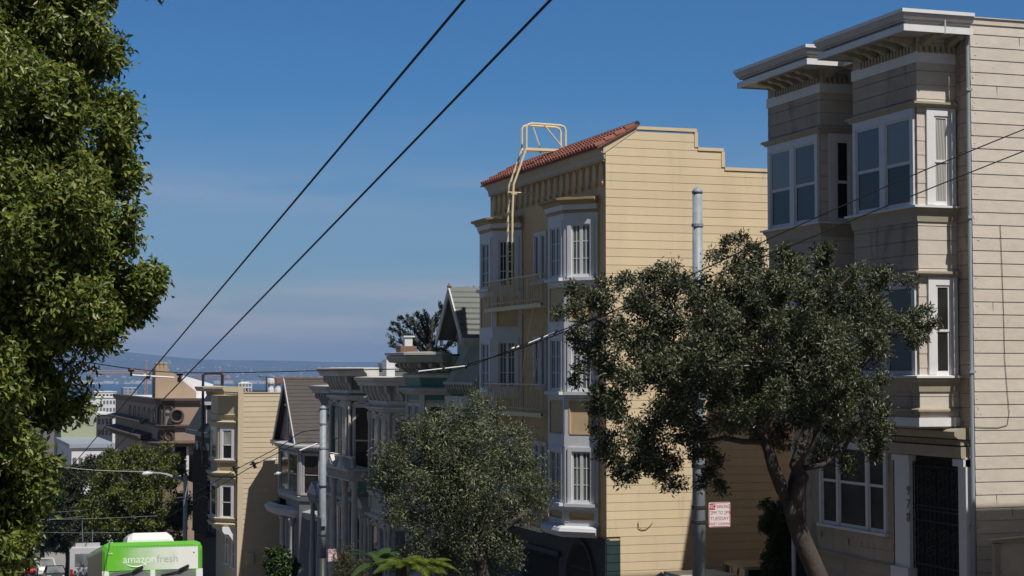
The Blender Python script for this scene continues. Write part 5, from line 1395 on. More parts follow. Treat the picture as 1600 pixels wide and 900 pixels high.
# ---- tall broad-leaved tree, left
def tall_tree():
    Y = 16.0
    base = pt(-70, 900, Y); base.z = gz(Y)
    T = thing('broadleaf_tree', 'tall dense broad leaved tree that rises out of the top of the picture', 'tree', base)
    spec = [(90, 65, 80, 0), (-15, 40, 110, .3), (120, 215, 90, 0), (20, 190, 110, -.4), (150, 330, 76, 0), (60, 330, 100, -.5), (178, 448, 63, .1), (90, 470, 84, -.4), (140, 500, 40, .1),
            (-20, 420, 110, -.2), (55, 620, 56, 0), (98, 645, 32, .1), (-20, 580, 96, -.3), (25, 720, 66, 0), (-20, 720, 90, -.4), (0, 830, 62, 0), (-60, 840, 90, -.5), (50, 770, 36, .1),
            (95, -60, 90, .2), (20, -120, 130, 0), (60, -260, 120, .2), (-90, -220, 150, 0), (-120, 100, 130, .2), (-130, 330, 140, 0), (-140, 600, 130, 0), (-110, 500, 120, .9), (0, 250, 110, 1.1), (60, 100, 100, 1.0), (40, 450, 100, 1.0), (-60, 100, 110, -1.1), (-60, 350, 110, -1.2), (-80, 600, 100, -1.0)]
    lob = px_lobes(spec, Y)
    tips, ax = lobe_tips(lob, 3500, 3, flat=1.0, up=.15, cull=.57, per_tuft=34, tuft=(.19, .36))
    leaf_mesh('crown', tips, ax, LM_big, T, L=.070, Wd=.44, per=12, droop=.45, seed=3, jit=.05)
    b = MB(); top = pt(-20, -150, Y)
    pts = limb(b, base, (top.x, top.y, top.z), .24, .05, 2, .03, 10, 10)
    for i, (px, py, r, dy) in enumerate(spec[:9]):
        e_ = pt(px, py, Y + dy); s_ = min(range(len(pts)), key=lambda k: abs(pts[k].z - (e_.z - 1.0)))
        limb(b, pts[s_], e_, .06, .012, i, .15, 6, 6)
    # drooping tip of a high branch that reaches into the sky
    e_ = pt(248, -36, Y + .2); limb(b, pts[-1], e_, .035, .006, 77, .05, 8, 5)
    b.build('trunk', 'bark_dark', T, smooth=True)
    rg = np.random.default_rng(5); k = 26
    c_ = np.array(e_); tp = c_ + rg.normal(0, 1, (k, 3)) * np.array([.10, .1, .06]); a = rg.normal(0, .5, (k, 3)); a[:, 2] -= .8; a /= np.linalg.norm(a, axis=1)[:, None]
    leaf_mesh('leaf_spray', tp, a, LM_big, T, L=.10, Wd=.3, per=5, droop=.3, seed=6)
    # loose hanging sprays under the middle of the crown
    tp = []; 
    for px, py in ((120, 560), (130, 580), (110, 575), (100, 590), (138, 560), (148, 548), (95, 570), (120, 600), (85, 585)):
        q = pt(px, py, Y)
        for _ in range(7): tp.append((q.x + rg.normal(0, .05), q.y + rg.normal(0, .1), q.z + rg.normal(0, .05)))
    a = rg.normal(0, .3, (len(tp), 3)); a[:, 2] -= 1; a /= np.linalg.norm(a, axis=1)[:, None]
    leaf_mesh('hanging_spray', tp, a, LM_big, T, L=.10, Wd=.26, per=4, droop=.3, seed=8, jit=.04)
tall_tree()

# ---- nearest street tree on the right, twisted trunk
def near_tree():
    Y = 29.4
    b0 = pt(1292, 960, Y - .3); base = Vector((b0.x, b0.y, gz(b0.y)))
    T = thing('street_tree', 'twisted multi stemmed street tree with a wide grey green crown before the beige house', 'tree', base, 'street trees on the right')
    spec = [(905, 478, 42, -.2), (960, 470, 48, 0), (985, 540, 78, .1), (1040, 470, 62, .3), (1035, 423, 30, 0), (1000, 620, 74, -.2), (985, 700, 52, -.1), (1040, 715, 50, .2), (1110, 590, 95, -.8), (1130, 460, 80, .2), (1150, 400, 42, 0),
            (1085, 520, 90, .9), (1180, 530, 98, -.5), (1190, 425, 52, .4), (1235, 480, 84, .2), (1280, 430, 50, 0), (1330, 460, 62, -.2), (1260, 580, 92, .6), (1200, 640, 62, .7), (1330, 545, 84, .1), (1395, 470, 50, .1), (1405, 520, 46, .2), (1445, 498, 20, .1), (1350, 630, 58, -.2), (1330, 690, 46, .1), (1370, 680, 26, 0), (1290, 690, 40, .3),
            (1110, 715, 30, .1), (1115, 750, 24, 0), (1140, 620, 50, 1.2), (1010, 560, 50, 1.3), (1200, 560, 80, 1.5), (1300, 520, 70, 1.2), (1180, 480, 70, -1.2), (1290, 560, 66, -1.1), (1060, 600, 56, -1.1), (1210, 400, 22, 0), (1285, 392, 20, 0), (905, 530, 30, .1), (925, 585, 34, .2), (955, 660, 34, .2), (985, 680, 60, .1), (1050, 680, 58, .2), (1100, 650, 56, .4), (1015, 625, 66, .1), (1240, 600, 56, -1.5), (1290, 620, 50, -1.6), (1215, 555, 58, -1.4), (1180, 600, 60, -2.2), (1260, 560, 70, -2.3), (1120, 540, 60, -2.0), (1330, 560, 60, -1.9), (1230, 480, 60, -2.2)]
    lob = px_lobes(spec, Y)
    tips, ax = lobe_tips(lob, 760, 12, flat=.95, up=.45, cull=.56, per_tuft=20, tuft=(.14, .27))
    leaf_mesh('crown', tips, ax, LM_grey, T, L=.088, Wd=.34, per=9, droop=.05, seed=13, jit=.05)
    b = MB()
    def P(px, py, dy=0): q = pt(px, py, Y + dy); return (q.x, q.y, q.z)
    b.tube([(base.x, base.y, base.z - .2), P(1300, 960, -.2), P(1276, 895, -.15), P(1252, 840, -.1), P(1240, 800, 0), P(1234, 778, 0)], [.26, .195, .175, .172, .17, .16], 12)
    b.tube([P(1236, 790), P(1222, 765, .1), P(1208, 730, .15), P(1200, 700, .2), P(1188, 672, .25), P(1165, 645, .3), P(1120, 600, .4), P(1080, 560, .5)], [.14, .125, .115, .105, .095, .085, .05, .03], 9)
    b.tube([P(1240, 795), P(1246, 765, -.1), P(1252, 745, -.1), P(1243, 728, 0), P(1256, 690, .1), P(1268, 660, .1), P(1272, 630, .1), P(1270, 590, .2), P(1260, 540, .2), P(1240, 480, .2)], [.155, .145, .14, .125, .12, .11, .10, .08, .06, .03], 9)
    b.tube([P(1238, 785), P(1240, 755, .25), P(1252, 710, .3), P(1275, 665, .3), P(1300, 630, .2), P(1340, 580, .1), P(1390, 520, .1)], [.12, .11, .10, .09, .07, .05, .02], 8)
    b.tube([P(1188, 690, .2), P(1160, 690, .1), P(1130, 684, 0), P(1100, 690, -.1), P(1060, 680, -.1)], [.06, .055, .05, .035, .02], 7)
    b.tube([P(1192, 672, .2), P(1202, 655, .2), P(1210, 620, .3), P(1200, 560, .4)], [.07, .06, .05, .03], 7)
    b.tube([P(1254, 732, 0), P(1285, 727, -.1), P(1320, 700, -.1), P(1345, 650, -.1)], [.06, .05, .04, .02], 7)
    b.tube([P(985, 540, .1), P(950, 510, 0), P(920, 495, -.1)], [.035, .03, .015], 6)
    b.tube([P(1080, 560, .5), P(1030, 520, .2), P(985, 540, .1)], [.045, .04, .03], 6)
    b.build('trunk', 'bark', T, smooth=True)
    b = MB()
    for (a, c, d_, r) in (((1180, 470), (1165, 480), (1150, 470), .02), ((1185, 455), (1178, 475), (1160, 485), .025), ((960, 492), (935, 500), (925, 512), .02), ((1330, 430), (1310, 450), (1290, 470), .02), ((1000, 430), (1003, 455), (1010, 480), .018), ((1065, 430), (1060, 450), (1050, 470), .018)):
        b.tube([P(*a, -.9), P(*c, -.9), P(*d_, -.6)], [r * .6, r, r], 5)
    build_split(b, 'bare_twig', 'bark', T)
near_tree()

# ---- middle street tree
def middle_tree():
    Y = 45.5; b0 = pt(760, 900, Y)
    base = Vector((b0.x, b0.y, gz(Y) + .13))
    T = thing('street_tree', 'rounded olive green street tree before the white bays of the yellow house', 'tree', base, 'street trees on the right')
    spec = [(655, 725, 44, 0), (628, 690, 22, 0), (690, 690, 44, 0), (742, 652, 26, 0), (765, 695, 48, -.3), (725, 755, 56, -.5), (802, 715, 34, .2), (792, 775, 50, .1), (834, 770, 24, .1), (822, 745, 20, .2), (715, 650, 16, 0), (660, 672, 18, 0), (612, 745, 18, .1), (845, 790, 14, 0), (670, 780, 58, .3), (640, 750, 46, .2), (730, 830, 60, .3), (685, 840, 40, .2), (620, 800, 22, .1), (645, 830, 24, .2), (775, 830, 46, .5), (720, 870, 44, .6), (660, 860, 34, .4), (780, 865, 34, .8), (630, 780, 30, .2), (600, 750, 18, .3), (735, 700, 50, .8), (700, 750, 52, .9), (600, 705, 14, 0), (592, 735, 12, .1), (858, 765, 13, 0), (846, 728, 14, .1), (700, 642, 13, 0), (770, 640, 13, .1), (640, 668, 13, -.1), (812, 690, 18, 0), (610, 720, 20, 0), (750, 625, 14, 0), (790, 665, 22, .1), (685, 665, 26, 0)]
    lob = px_lobes(spec, Y)
    tips, ax = lobe_tips(lob, 520, 22, flat=.95, up=.4, cull=.5, per_tuft=15, tuft=(.18, .36))
    leaf_mesh('crown', tips, ax, LM_olive, T, L=.105, Wd=.28, per=9, droop=.1, seed=23, jit=.10)
    b = MB()
    def P(px, py, dy=0): q = pt(px, py, Y + dy); return (q.x, q.y, q.z)
    b.tube([(base.x - .1, base.y, base.z - .2), P(756, 905, .1), P(752, 880, .1), P(748, 850, .1)], [.22, .17, .15, .13], 10)
    for tgt, r in (((700, 780, 0), .07), ((745, 700, 0), .09), ((800, 780, .2), .09), ((820, 760, .2), .05), ((660, 740, .2), .06)):
        limb(b, P(748, 855, .1), P(*tgt), r + .03, .03, int(tgt[0]), .12, 6, 7)
    b.tube([P(775, 845, 0), P(790, 825, -.2), P(815, 805, -.2), P(830, 798, -.2)], [.09, .08, .075, .06], 7)
    b.build('trunk', 'bark', T, smooth=True)
    b = MB()
    for a, c in (((650, 650), (655, 685)), ((705, 690), (712, 720)), ((690, 730), (705, 715)), ((780, 735), (750, 745))): b.tube([P(*a, -.9), P(*c, -.9)], [.014, .028], 5)
    build_split(b, 'bare_twig', 'bark', T)
middle_tree()

# ---- street trees far down the hill
def far_tree(label, spec, Y, seed, m=None, dens=150, L=.24, trunk_px=None, grp='street trees far down the hill'):
    lob = px_lobes(spec, Y); cx = sum(l[0][0] * l[1] for l in lob) / sum(l[1] for l in lob); cy = sum(l[0][1] * l[1] for l in lob) / sum(l[1] for l in lob)
    if trunk_px: cx = pt(trunk_px, 850, cy).x
    base = Vector((cx, cy, gz(cy)))
    T = thing('street_tree', label, 'tree', base, grp)
    tips, ax = lobe_tips(lob, dens, seed, flat=.9, up=.4, cull=.6)
    leaf_mesh('crown', tips, ax, m or LM_far, T, L=L, Wd=.42, per=8, droop=.15, seed=seed, jit=.14)
    b = MB(); zc = sum(l[0][2] for l in lob) / len(lob)
    b.tube([base, (cx + .1, cy, base.z + 2), (cx, cy, base.z + 3.4)], [.32, .24, .2], 8)
    for i, l in enumerate(lob[:7]): limb(b, (cx, cy, base.z + 3.2), l[0], .15, .04, i + seed, .1, 5, 6)
    b.build('trunk', 'bark_dark', T, smooth=True)
far_tree('broad green street tree beside the cobra head lamp post', [(235, 735, 42, 0), (190, 745, 46, 0), (255, 780, 44, 0), (205, 800, 50, -1), (160, 790, 44, 0), (265, 830, 34, .5), (225, 840, 44, 0), (215, 712, 26, 0), (250, 720, 30, .5), (180, 715, 20, 0), (275, 745, 22, .3), (190, 770, 50, 2), (240, 790, 50, 2)], 124, 31)
far_tree('darker street tree rising behind the trolley bus', [(135, 760, 40, 0), (115, 800, 44, 0), (150, 820, 44, 1), (100, 770, 30, 0), (130, 840, 36, -1), (110, 735, 16, 0), (165, 845, 36, 0), (95, 830, 34, 0), (150, 738, 26, 0), (125, 752, 28, 0), (168, 728, 20, 0), (133, 765, 26, -1), (150, 775, 26, -1)], 140, 37, LM_dark, dens=240, trunk_px=106)
far_tree('small far tree above the parked cars at the foot of the street', [(70, 820, 30, 0), (88, 840, 26, 0), (52, 835, 26, 0), (80, 790, 20, 0), (40, 800, 28, 0)], 190, 41, LM_dark, 110, .3)

# ---- cypress on the slope behind the Victorians
def cypress():
    Y = 84.0; b0 = pt(668, 640, Y); base = Vector((b0.x, b0.y, gz(Y)))
    T = thing('cypress_tree', 'dark wind shaped cypress with upswept flat branches behind the green gable', 'tree', base)
    b = MB(); top = pt(676, 495, Y); b.tube([base, pt(668, 640, Y), pt(670, 560, Y), top], [.35, .28, .2, .05], 8)
    tips = []; ax = []; rg = np.random.default_rng(9)
    br = [((668, 600), (640, 575), (618, 585)), ((668, 580), (640, 552), (612, 540)), ((669, 570), (645, 540), (611, 530)), ((669, 560), (645, 530), (612, 516)), ((669, 552), (640, 522), (617, 507)), ((670, 545), (650, 515), (626, 499)), ((670, 538), (655, 510), (638, 497)), ((671, 535), (662, 510), (652, 492)), ((672, 530), (668, 508), (664, 491)), ((672, 530), (680, 508), (683, 493)), ((672, 545), (690, 520), (700, 505)), ((671, 560), (700, 540), (715, 530)), ((670, 585), (700, 570), (720, 565)), ((668, 610), (645, 600), (615, 600)), ((690, 540), (692, 500), (688, 478)), ((670, 570), (650, 560), (640, 565)), ((670, 550), (690, 545), (700, 555)), ((668, 625), (640, 615), (622, 608)), ((670, 600), (690, 590), (705, 590))]
    for i, (a, m_, e_) in enumerate(br):
        dy = rg.uniform(-1.6, 1.6); A, B_, E_ = pt(*a, Y), pt(*m_, Y + dy * .5), pt(*e_, Y + dy); path = []
        for k in range(13):
            t = k / 12; q = A * (1 - t) ** 2 + B_ * 2 * t * (1 - t) + E_ * t * t; path.append(q)
        b.tube(path, [.09 * (1 - k / 14) for k in range(13)], 5)
        for k in range(2, 13):
            d_ = (path[k] - path[k - 1]).normalized()
            for _ in range(5):
                w = .075 * (1.15 - abs(k / 12 - .5)); tips.append(np.array(path[k]) + rg.normal(0, 1, 3) * np.array([w, w, .05])); v = np.array(d_) + np.array([0, 0, .5]) + rg.normal(0, .35, 3); ax.append(v / np.linalg.norm(v))
    for k in range(200):
        q = pt(674 + rg.normal(0, 8), 592 + rg.normal(0, 24), Y + rg.normal(0, .5)); tips.append(np.array(q)); v = np.array([0, 0, 1]) + rg.normal(0, .5, 3); ax.append(v / np.linalg.norm(v))
    b.build('trunk', 'bark_dark', T)
    leaf_mesh('crown', tips, ax, LM_cyp, T, L=.17, Wd=.28, per=7, spread=(.1, .6), droop=-.1, seed=10, jit=.04)
cypress()
def cypress_tip():
    Y = 90; b0 = pt(744, 520, Y); base = Vector((b0.x, b0.y, gz(Y)))
    T = thing('cypress_tree', 'top of a second cypress just clearing the green shingled roof', 'tree', base)
    b = MB(); b.tube([base, pt(746, 470, Y), pt(746, 450, Y)], [.3, .1, .03], 6); b.build('trunk', 'bark_dark', T)
    rg = np.random.default_rng(19); tips = []; ax = []
    for k in range(260):
        q = pt(745 + rg.normal(0, 7), 456 + abs(rg.normal(0, 12)), Y + rg.normal(0, .5)); tips.append(np.array(q)); v = np.array([-.5, 0, .5]) + rg.normal(0, .5, 3); ax.append(v / np.linalg.norm(v))
    leaf_mesh('crown', tips, ax, LM_cyp, T, L=.24, Wd=.26, per=8, spread=(.1, .7), droop=-.1, seed=20, jit=.07)
cypress_tip()

# ---- smaller plants by the houses
def shrub(name, label, spec, Y, m, seed, dens=500, L=.10, Wd=.34, per=8, **k):
    lob = px_lobes(spec, Y); c = lob[0][0]; base = Vector((c[0], c[1], gz(c[1])))
    T = thing(name, label, 'shrub' if name == 'shrub' else 'plant', base)
    tips, ax = lobe_tips(lob, dens, seed, flat=1.0, up=.5, cull=.5)
    leaf_mesh('foliage', tips, ax, m, T, L=L, Wd=Wd, per=per, seed=seed, jit=.04, **k)
    b = MB(); b.tube([base, (c[0], c[1], c[2])], [.06, .03], 6)
    for i, l in enumerate(lob[1:]): limb(b, (base.x, base.y, base.z + .3), l[0], .035, .012, i, .1, 4, 5)
    b.build('stem', 'bark_dark', T)
shrub('shrub', 'glossy dark green shrub against the yellow flank beside the twisted trunk', [(1212, 815, 26, 0), (1222, 845, 24, 0), (1200, 795, 12, 0), (1228, 800, 20, .2), (1235, 830, 22, .2), (1215, 880, 26, .2)], 41.5, LM_bush, 51, 3200, .09)
shrub('shrub', 'leafy young tree top before the cream flank and the columned porch', [(436, 880, 14, 0), (424, 868, 9, 0), (452, 872, 9, 0), (440, 862, 7, 0), (430, 890, 14, 0), (448, 890, 15, 0), (418, 884, 7, 0), (460, 888, 7, 0), (435, 905, 18, 0)], 76, LM_bush, 53, 800, .16, .4)
def stalks(label, px0, px1, py, Y, seed, m):
    rg = np.random.default_rng(seed); c = pt((px0 + px1) / 2, 900, Y); base = Vector((c.x, c.y, gz(Y)))
    T = thing('tall_weed', label, 'plant', base, 'feathery yellow weeds')
    tips, ax = [], []; b = MB()
    for k in range(26):
        px = rg.uniform(px0, px1); top = py + abs(rg.normal(0, 18)); lean = rg.normal(0, 5); d_ = rg.normal(0, .25)
        q0 = pt(px, 900, Y + d_); q0.z = base.z; q1 = pt(px + lean, top, Y + d_); b.tube([q0, q1], [.02, .008], 4)
        for i in range(16):
            t = rg.uniform(.45, 1); q = q0.lerp(q1, t); tips.append(np.array(q)); v = np.array([0, 0, 1]) + rg.normal(0, .5, 3); ax.append(v / np.linalg.norm(v))
    b.build('stem', m if isinstance(m, str) else 'bark_dark', T)
    leaf_mesh('foliage', tips, ax, LM_weed, T, L=.11, Wd=.2, per=6, seed=seed, jit=.03)
stalks('feathery yellow green weed beside the small street sign', 522, 548, 848, 62, 3, 'bark_dark')
stalks('short feathery weed between the small street sign and the palm leaves', 548, 570, 872, 60, 4, 'bark_dark')
def frond(b, p0, dirv, L, width, sag, n=18, side=.5):
    d_ = Vector(dirv).normalized(); s = d_.cross(Vector((0, 0, 1))).normalized(); pts = []
    for k in range(n + 1):
        t = k / n; pts.append(Vector(p0) + d_ * L * t + Vector((0, 0, 1)) * (-sag * t * t * L))
    for k in range(1, n):
        t = k / n; w = width * math.sin(PI * min(1, t * .85 + .15)) ** .7; f = (pts[k + 1] - pts[k - 1]).normalized()
        for sg in (-1, 1):
            a = pts[k]; e_ = a + s * sg * w + f * w * .35 - Vector((0, 0, w * .25)); q = f * (L / n) * .42
            i0 = len(b.v); b.v += [tuple(a - q), tuple(a + q), tuple(e_ + q * .3), tuple(e_ - q * .3)]; b.f.append((i0, i0 + 1, i0 + 2, i0 + 3))
    b.tube(pts, [.02 * (1 - .8 * k / n) for k in range(n + 1)], 4)
def tree_fern(label, px, py, Y, seed, Ls, count=15):
    c = pt(px, py, Y); base = Vector((c.x, c.y, gz(Y))); rg = random.Random(seed)
    T = thing('tree_fern', label, 'fern', base, 'tree ferns under the middle tree')
    t = MB(); t.tube([base, c], [.14, .12], 8); t.build('trunk', 'bark_dark', T)
    for k in range(count):
        a = 2 * PI * k / count + rg.uniform(-.2, .2); b = MB(); el = rg.uniform(.35, .95)
        frond(b, c, (math.cos(a), math.sin(a), el), Ls * rg.uniform(.8, 1.15), .20, rg.uniform(.45, .75)); b.build('frond', LM_fern, T)
tree_fern('bright yellow green tree fern with arching fronds, the bigger and lower one', 628, 884, 42.5, 5, 1.0, 24)
tree_fern('bright tree fern half behind its neighbour at the foot of the middle tree', 668, 884, 43.5, 6, .9, 20)
def big_leaf_plant():
    Y = 53; c = pt(592, 880, Y); base = Vector((c.x, c.y, gz(Y))); rg = random.Random(3)
    T = thing('banana_plant', 'broad paddle leaved dark plant behind the bright tree ferns', 'plant', base)
    t = MB(); t.tube([base, c], [.13, .1], 8); t.build('stem', 'bark_dark', T)
    for k in range(13):
        a = rg.uniform(0, 2 * PI); L = rg.uniform(1.0, 1.7); el = rg.uniform(.2, 1.3); d_ = Vector((math.cos(a), math.sin(a), el)).normalized(); s = d_.cross(Vector((0, 0, 1))).normalized()
        b = MB(); n = 9; vs = []
        for i in range(n + 1):
            t_ = i / n; q = c + d_ * L * t_ - Vector((0, 0, .5 * t_ * t_ * L)); w = .02 + .17 * math.sin(PI * t_ ** .8) * L * .7; up = s.cross(d_) * -.04
            vs += [tuple(q - s * w + up), tuple(q), tuple(q + s * w + up)]
        fs = []
        for i in range(n): fs += [(3 * i, 3 * i + 1, 3 * i + 4, 3 * i + 3), (3 * i + 1, 3 * i + 2, 3 * i + 5, 3 * i + 4)]
        b.add(vs, fs); b.build('leaf', LM_bush if k % 3 else LM_dark, T, smooth=True)
big_leaf_plant()

# ============================================================ POLES, LAMPS, SIGNS
def steel_pole(label, px, pytop, Y, rt, rb, dark_to=0, bands=()):
    p = pt(px, 600, Y); zb = gz(Y) + .1; zt = onY(px, pytop, Y)[1]
    T = thing('utility_pole', label, 'pole', (p.x, p.y, zb), 'grey steel trolley poles')
    b = MB(); h = zt - zb; hd = (onY(px, dark_to, Y)[1] - zb) if dark_to else .0
    r = lambda z: rb + (rt - rb) * z / h
    b.lathe((p.x, p.y, zb), [(r(hd), hd), (r(h * .5), h * .5), (rt, h)], 18); b.build('shaft', 'galv', T, smooth=True)
    c = MB(); c.lathe((p.x, p.y, zt), [(rt * 1.12, -.03), (rt * 1.12, .02), (rt * .8, .06), (rt * .35, .10), (.01, .11)], 16); c.build('cap', 'galv', T, smooth=True)
    if hd: 
        c = MB(); c.lathe((p.x, p.y, zb), [(rb * 1.4, 0), (rb * 1.4, .15), (rb * 1.08, .3), (r(hd) * 1.02, hd)], 18); c.build('painted_base', 'pole_dark', T, smooth=True)
    for py in bands:
        z = onY(px, py, Y)[1]; c = MB(); c.lathe((p.x, p.y, z), [(r(z - zb) + .012, -.04), (r(z - zb) + .02, -.03), (r(z - zb) + .02, .03), (r(z - zb) + .012, .04)], 14); c.build('strap', 'pole_dark' if py > 700 else 'galv', T)
    for k, dz in enumerate((.55, .95)):              # step bolts and a small cable box
        z = zt - 1.2 - dz * 3; c = MB(); c.tube([(p.x - rb - .06, p.y - .02, z), (p.x + rb + .06, p.y - .02, z)], .012, 5); c.build('step_bolt', 'pole_dark', T)
    c = MB(); z = zt - 4.4; c.box(p.x - .09, p.x + .09, p.y - rb - .10, p.y - rb + .02, z, z + .34); c.build('cable_box', 'galv', T)
    return T, p, zt
T1, P1, Z1 = steel_pole('galvanised steel pole rising through the near tree before the yellow flank', 1091, 300, 34.5, .102, .152, 0, (352, 728, 792, 815))
T2, P2, Z2 = steel_pole('grey steel pole with a dark painted foot before the blue grey house', 505, 638, 66, .12, .145, 872, (662, 700, 760, 836))
def sign(label, px0, px1, py0, py1, Y, full=True):
    x0, zt = onY(px0, py0, Y); x1, zb = onY(px1, py1, Y); F = Frame((x0, Y), (1, 0)); w, h = x1 - x0, zt - zb
    Sg = thing('parking_sign', label, 'sign', (x0, Y, zb), 'no parking signs on the poles')
    r = w * .07
    rr = [(r - r * math.cos(a), r - r * math.sin(a)) for a in (0, PI / 4, PI / 2)]
    out = [(p, q) for p, q in rr] + [(w - q, p) for p, q in rr[::-1]][::1]
    out = [(0, r), (r * .3, r * .3), (r, 0), (w - r, 0), (w - r * .3, r * .3), (w, r), (w, h - r), (w - r * .3, h - r * .3), (w - r, h), (r, h), (r * .3, h - r * .3), (0, h - r)]
    b = MB(); b.plate(F, [(u, zb + v) for u, v in out], 0, .008); b.build('face', 'sign_white', Sg)
    b = MB(); t = w * .025
    b.fb(F, r, w - r, zb + h - t * 1.6, zb + h - t * .6, .008, .0105); b.fb(F, r, w - r, zb + t * .6, zb + t * 1.6, .008, .0105); b.fb(F, t * .6, t * 1.6, zb + r, zb + h - r, .008, .0105); b.fb(F, w - t * 1.6, w - t * .6, zb + r, zb + h - r, .008, .0105)
    b.build('border', 'sign_red', Sg)
    b = MB(); b.fb(F, w * .05, w * .30, zb + h * .70, zb + h * .94, .008, .0105); b.build('no_box', 'sign_red', Sg)
    rot = (PI / 2, 0, 0)
    text('lettering', 'NO', h * .23, 'sign_white', Sg, F.p(w * .175, zb + h * .82, .0112), rot, .001, sx=.85)
    text('lettering', 'PARKING', h * .20, 'sign_red', Sg, F.p(w * .635, zb + h * .82, .0095), rot, .001, sx=.80)
    text('lettering', '12PM TO 2PM', h * .20, 'sign_red', Sg, F.p(w * .5, zb + h * .57, .0095), rot, .001, sx=.80)
    text('lettering', 'TUESDAY', h * .20, 'sign_red', Sg, F.p(w * .5, zb + h * .34, .0095), rot, .001, sx=.95)
    text('lettering', 'STREET CLEANING', h * .14, 'sign_red', Sg, F.p(w * .5, zb + h * .13, .0095), rot, .001, sx=.86)
    b = MB(); b.fb(F, -.12, .03, zb + h * .8, zb + h * .86, -.02, 0); b.fb(F, -.12, .03, zb + h * .15, zb + h * .21, -.02, 0); b.build('bracket', 'pole_dark', Sg)
sign('white and red street cleaning sign on the pole before the yellow flank', 1107, 1141, 785, 823, 34.45)
sign('small white and red sign on the dark footed pole below the blue grey house', 512.5, 527, 858, 877, 65.9)
def lamp_post():
    Y = 111.5; px = 289.5; p = pt(px, 800, Y); zb = gz(Y); zt = onY(px, 747, Y)[1]; x = p.x
    T = thing('street_lamp', 'tall grey street lamp with a curved cobra head arm over the green truck', 'street lamp', (x, Y, zb))
    b = MB(); b.lathe((x, Y, zb), [(.2, 0), (.2, .3), (.15, .4), (.135, zt - zb), (.10, zt - zb + .1), (.02, zt - zb + .16)], 12); b.build('post', 'galv', T, smooth=True)
    a = [pt(288, 752, Y), pt(276, 746, Y), pt(262, 741.5, Y), pt(250, 739.5, Y), pt(238, 739.5, Y)]
    b = MB(); b.tube(a, [.07, .065, .06, .055, .05], 8); b.build('arm', 'galv', T, smooth=True)
    q = pt(231, 740, Y); b = MB(); b.tube([(q.x - .36, Y, q.z - .04), (q.x - .25, Y, q.z - .02), (q.x, Y, q.z + .02), (q.x + .28, Y, q.z + .03)], [.04, .13, .15, .07], 10); b.build('lamp_head', 'insul', T, smooth=True)
    b = MB(); b.tube([pt(268, 778, Y), pt(302, 776, Y)], .035, 5); b.build('crossarm', 'insul', T)
lamp_post()

# ============================================================ OVERHEAD WIRES
def wire(name, label, pts, r=.012, m='cable', group=None, sub=6):
    P = [Vector(p) for p in pts]; out = []
    for i in range(len(P) - 1):                      # smooth curve through the measured points
        p0, p1, p2, p3 = P[max(i - 1, 0)], P[i], P[i + 1], P[min(i + 2, len(P) - 1)]
        for k in range(sub):
            t = k / sub; out.append(.5 * ((2 * p1) + (p2 - p0) * t + (2 * p0 - 5 * p1 + 4 * p2 - p3) * t * t + (3 * p1 - p0 - 3 * p2 + p3) * t ** 3))
    out.append(P[-1]); b = MB(); b.tube(out, r, 6)
    return tag(b.build(name, m), label, 'wire', group)
# the trolley pair over the left lane
for (xw, a, lab) in ((3.71, [(725, 0), (485, 285), (245, 570)], 'trolley wire of the pair running nearer the tall broad leaved tree'), (4.33, [(860, 0), (575, 295), (290, 588)], 'trolley wire of the pair running nearer the yellow house')):
    p = [onX(px, py, xw) for px, py in a]; y0, z0 = p[0]; y1, z1 = p[-1]; g0 = (p[1][1] - z0) / (p[1][0] - y0)
    pts = [(xw, -6, z0 - g0 * (y0 + 6))] + [(xw, yy, zz) for yy, zz in p] + [(xw, 48, z1 - .145 * (48 - y1)), (xw, 75, z1 - .14 * (75 - y1)), (xw, 130, gz(130) + 5.7)]
    wire('trolley_wire', lab, pts, .0115, group='trolley wires')
# cross-span and its hanger
YS = 31.0
H_ = thing('trolley_hanger', 'white insulated hanger bar joining the two trolley wires to the span wire', 'wire hanger', pt(247, 585, YS), 'trolley hangers')
b = MB(); b.tube([pt(206, 586, YS), pt(222, 587, YS)], .013, 6); b.tube([pt(222, 587, YS), pt(272, 590, YS)], .015, 8); b.build('bar', 'insul', H_)
b = MB()
for px, py in ((205, 577), (281, 583)):
    b.tube([pt(px, py - 1, YS), pt(px, py + 11, YS)], .022, 6); q = pt(px, py + 1, YS); b.tube([(q.x - .05, q.y, q.z), (q.x + .05, q.y, q.z)], .035, 6)
b.tube([pt(231, 587, YS), pt(231, 592, YS)], .035, 6); b.tube([pt(280, 590, YS), pt(280, 597, YS)], .035, 6); b.build('clamp', 'cable', H_)
wire('span_wire', 'long sagging span wire across the street, carrying the trolley hanger', [pt(-60, 548, 27), pt(60, 560, 29), pt(140, 567, 30), pt(205, 576, YS), pt(281, 582, YS), pt(400, 581.5, 30.5), pt(520, 578.5, 30), pt(630, 576.5, 29.3), pt(710, 573, 28.6), pt(755, 562, 28), pt(800, 549, 27.5), pt(880, 519, 26.8), pt(1000, 467, 26), pt(1200, 374, 24.7), pt(1400, 285, 23.6), pt(1600, 202, 22.7), pt(1800, 124, 22)], .0092, group='span wires')
wire('span_wire', 'lower span wire that ends in the white insulator rod by the yellow house', [pt(748, 567, 28), pt(800, 546, 27.4), pt(880, 515, 26.7), pt(960, 487, 26), pt(1200, 398, 24.4), pt(1400, 316, 23.2), pt(1600, 236, 22.3), pt(1800, 158, 21.6)], .0092, group='span wires')
wire('span_wire', 'thin third wire dropping from the insulator past the white bay', [pt(653, 583, 29.2), pt(700, 580, 28.6), pt(730, 572, 28.2), pt(746, 568, 28)], .009, group='span wires')
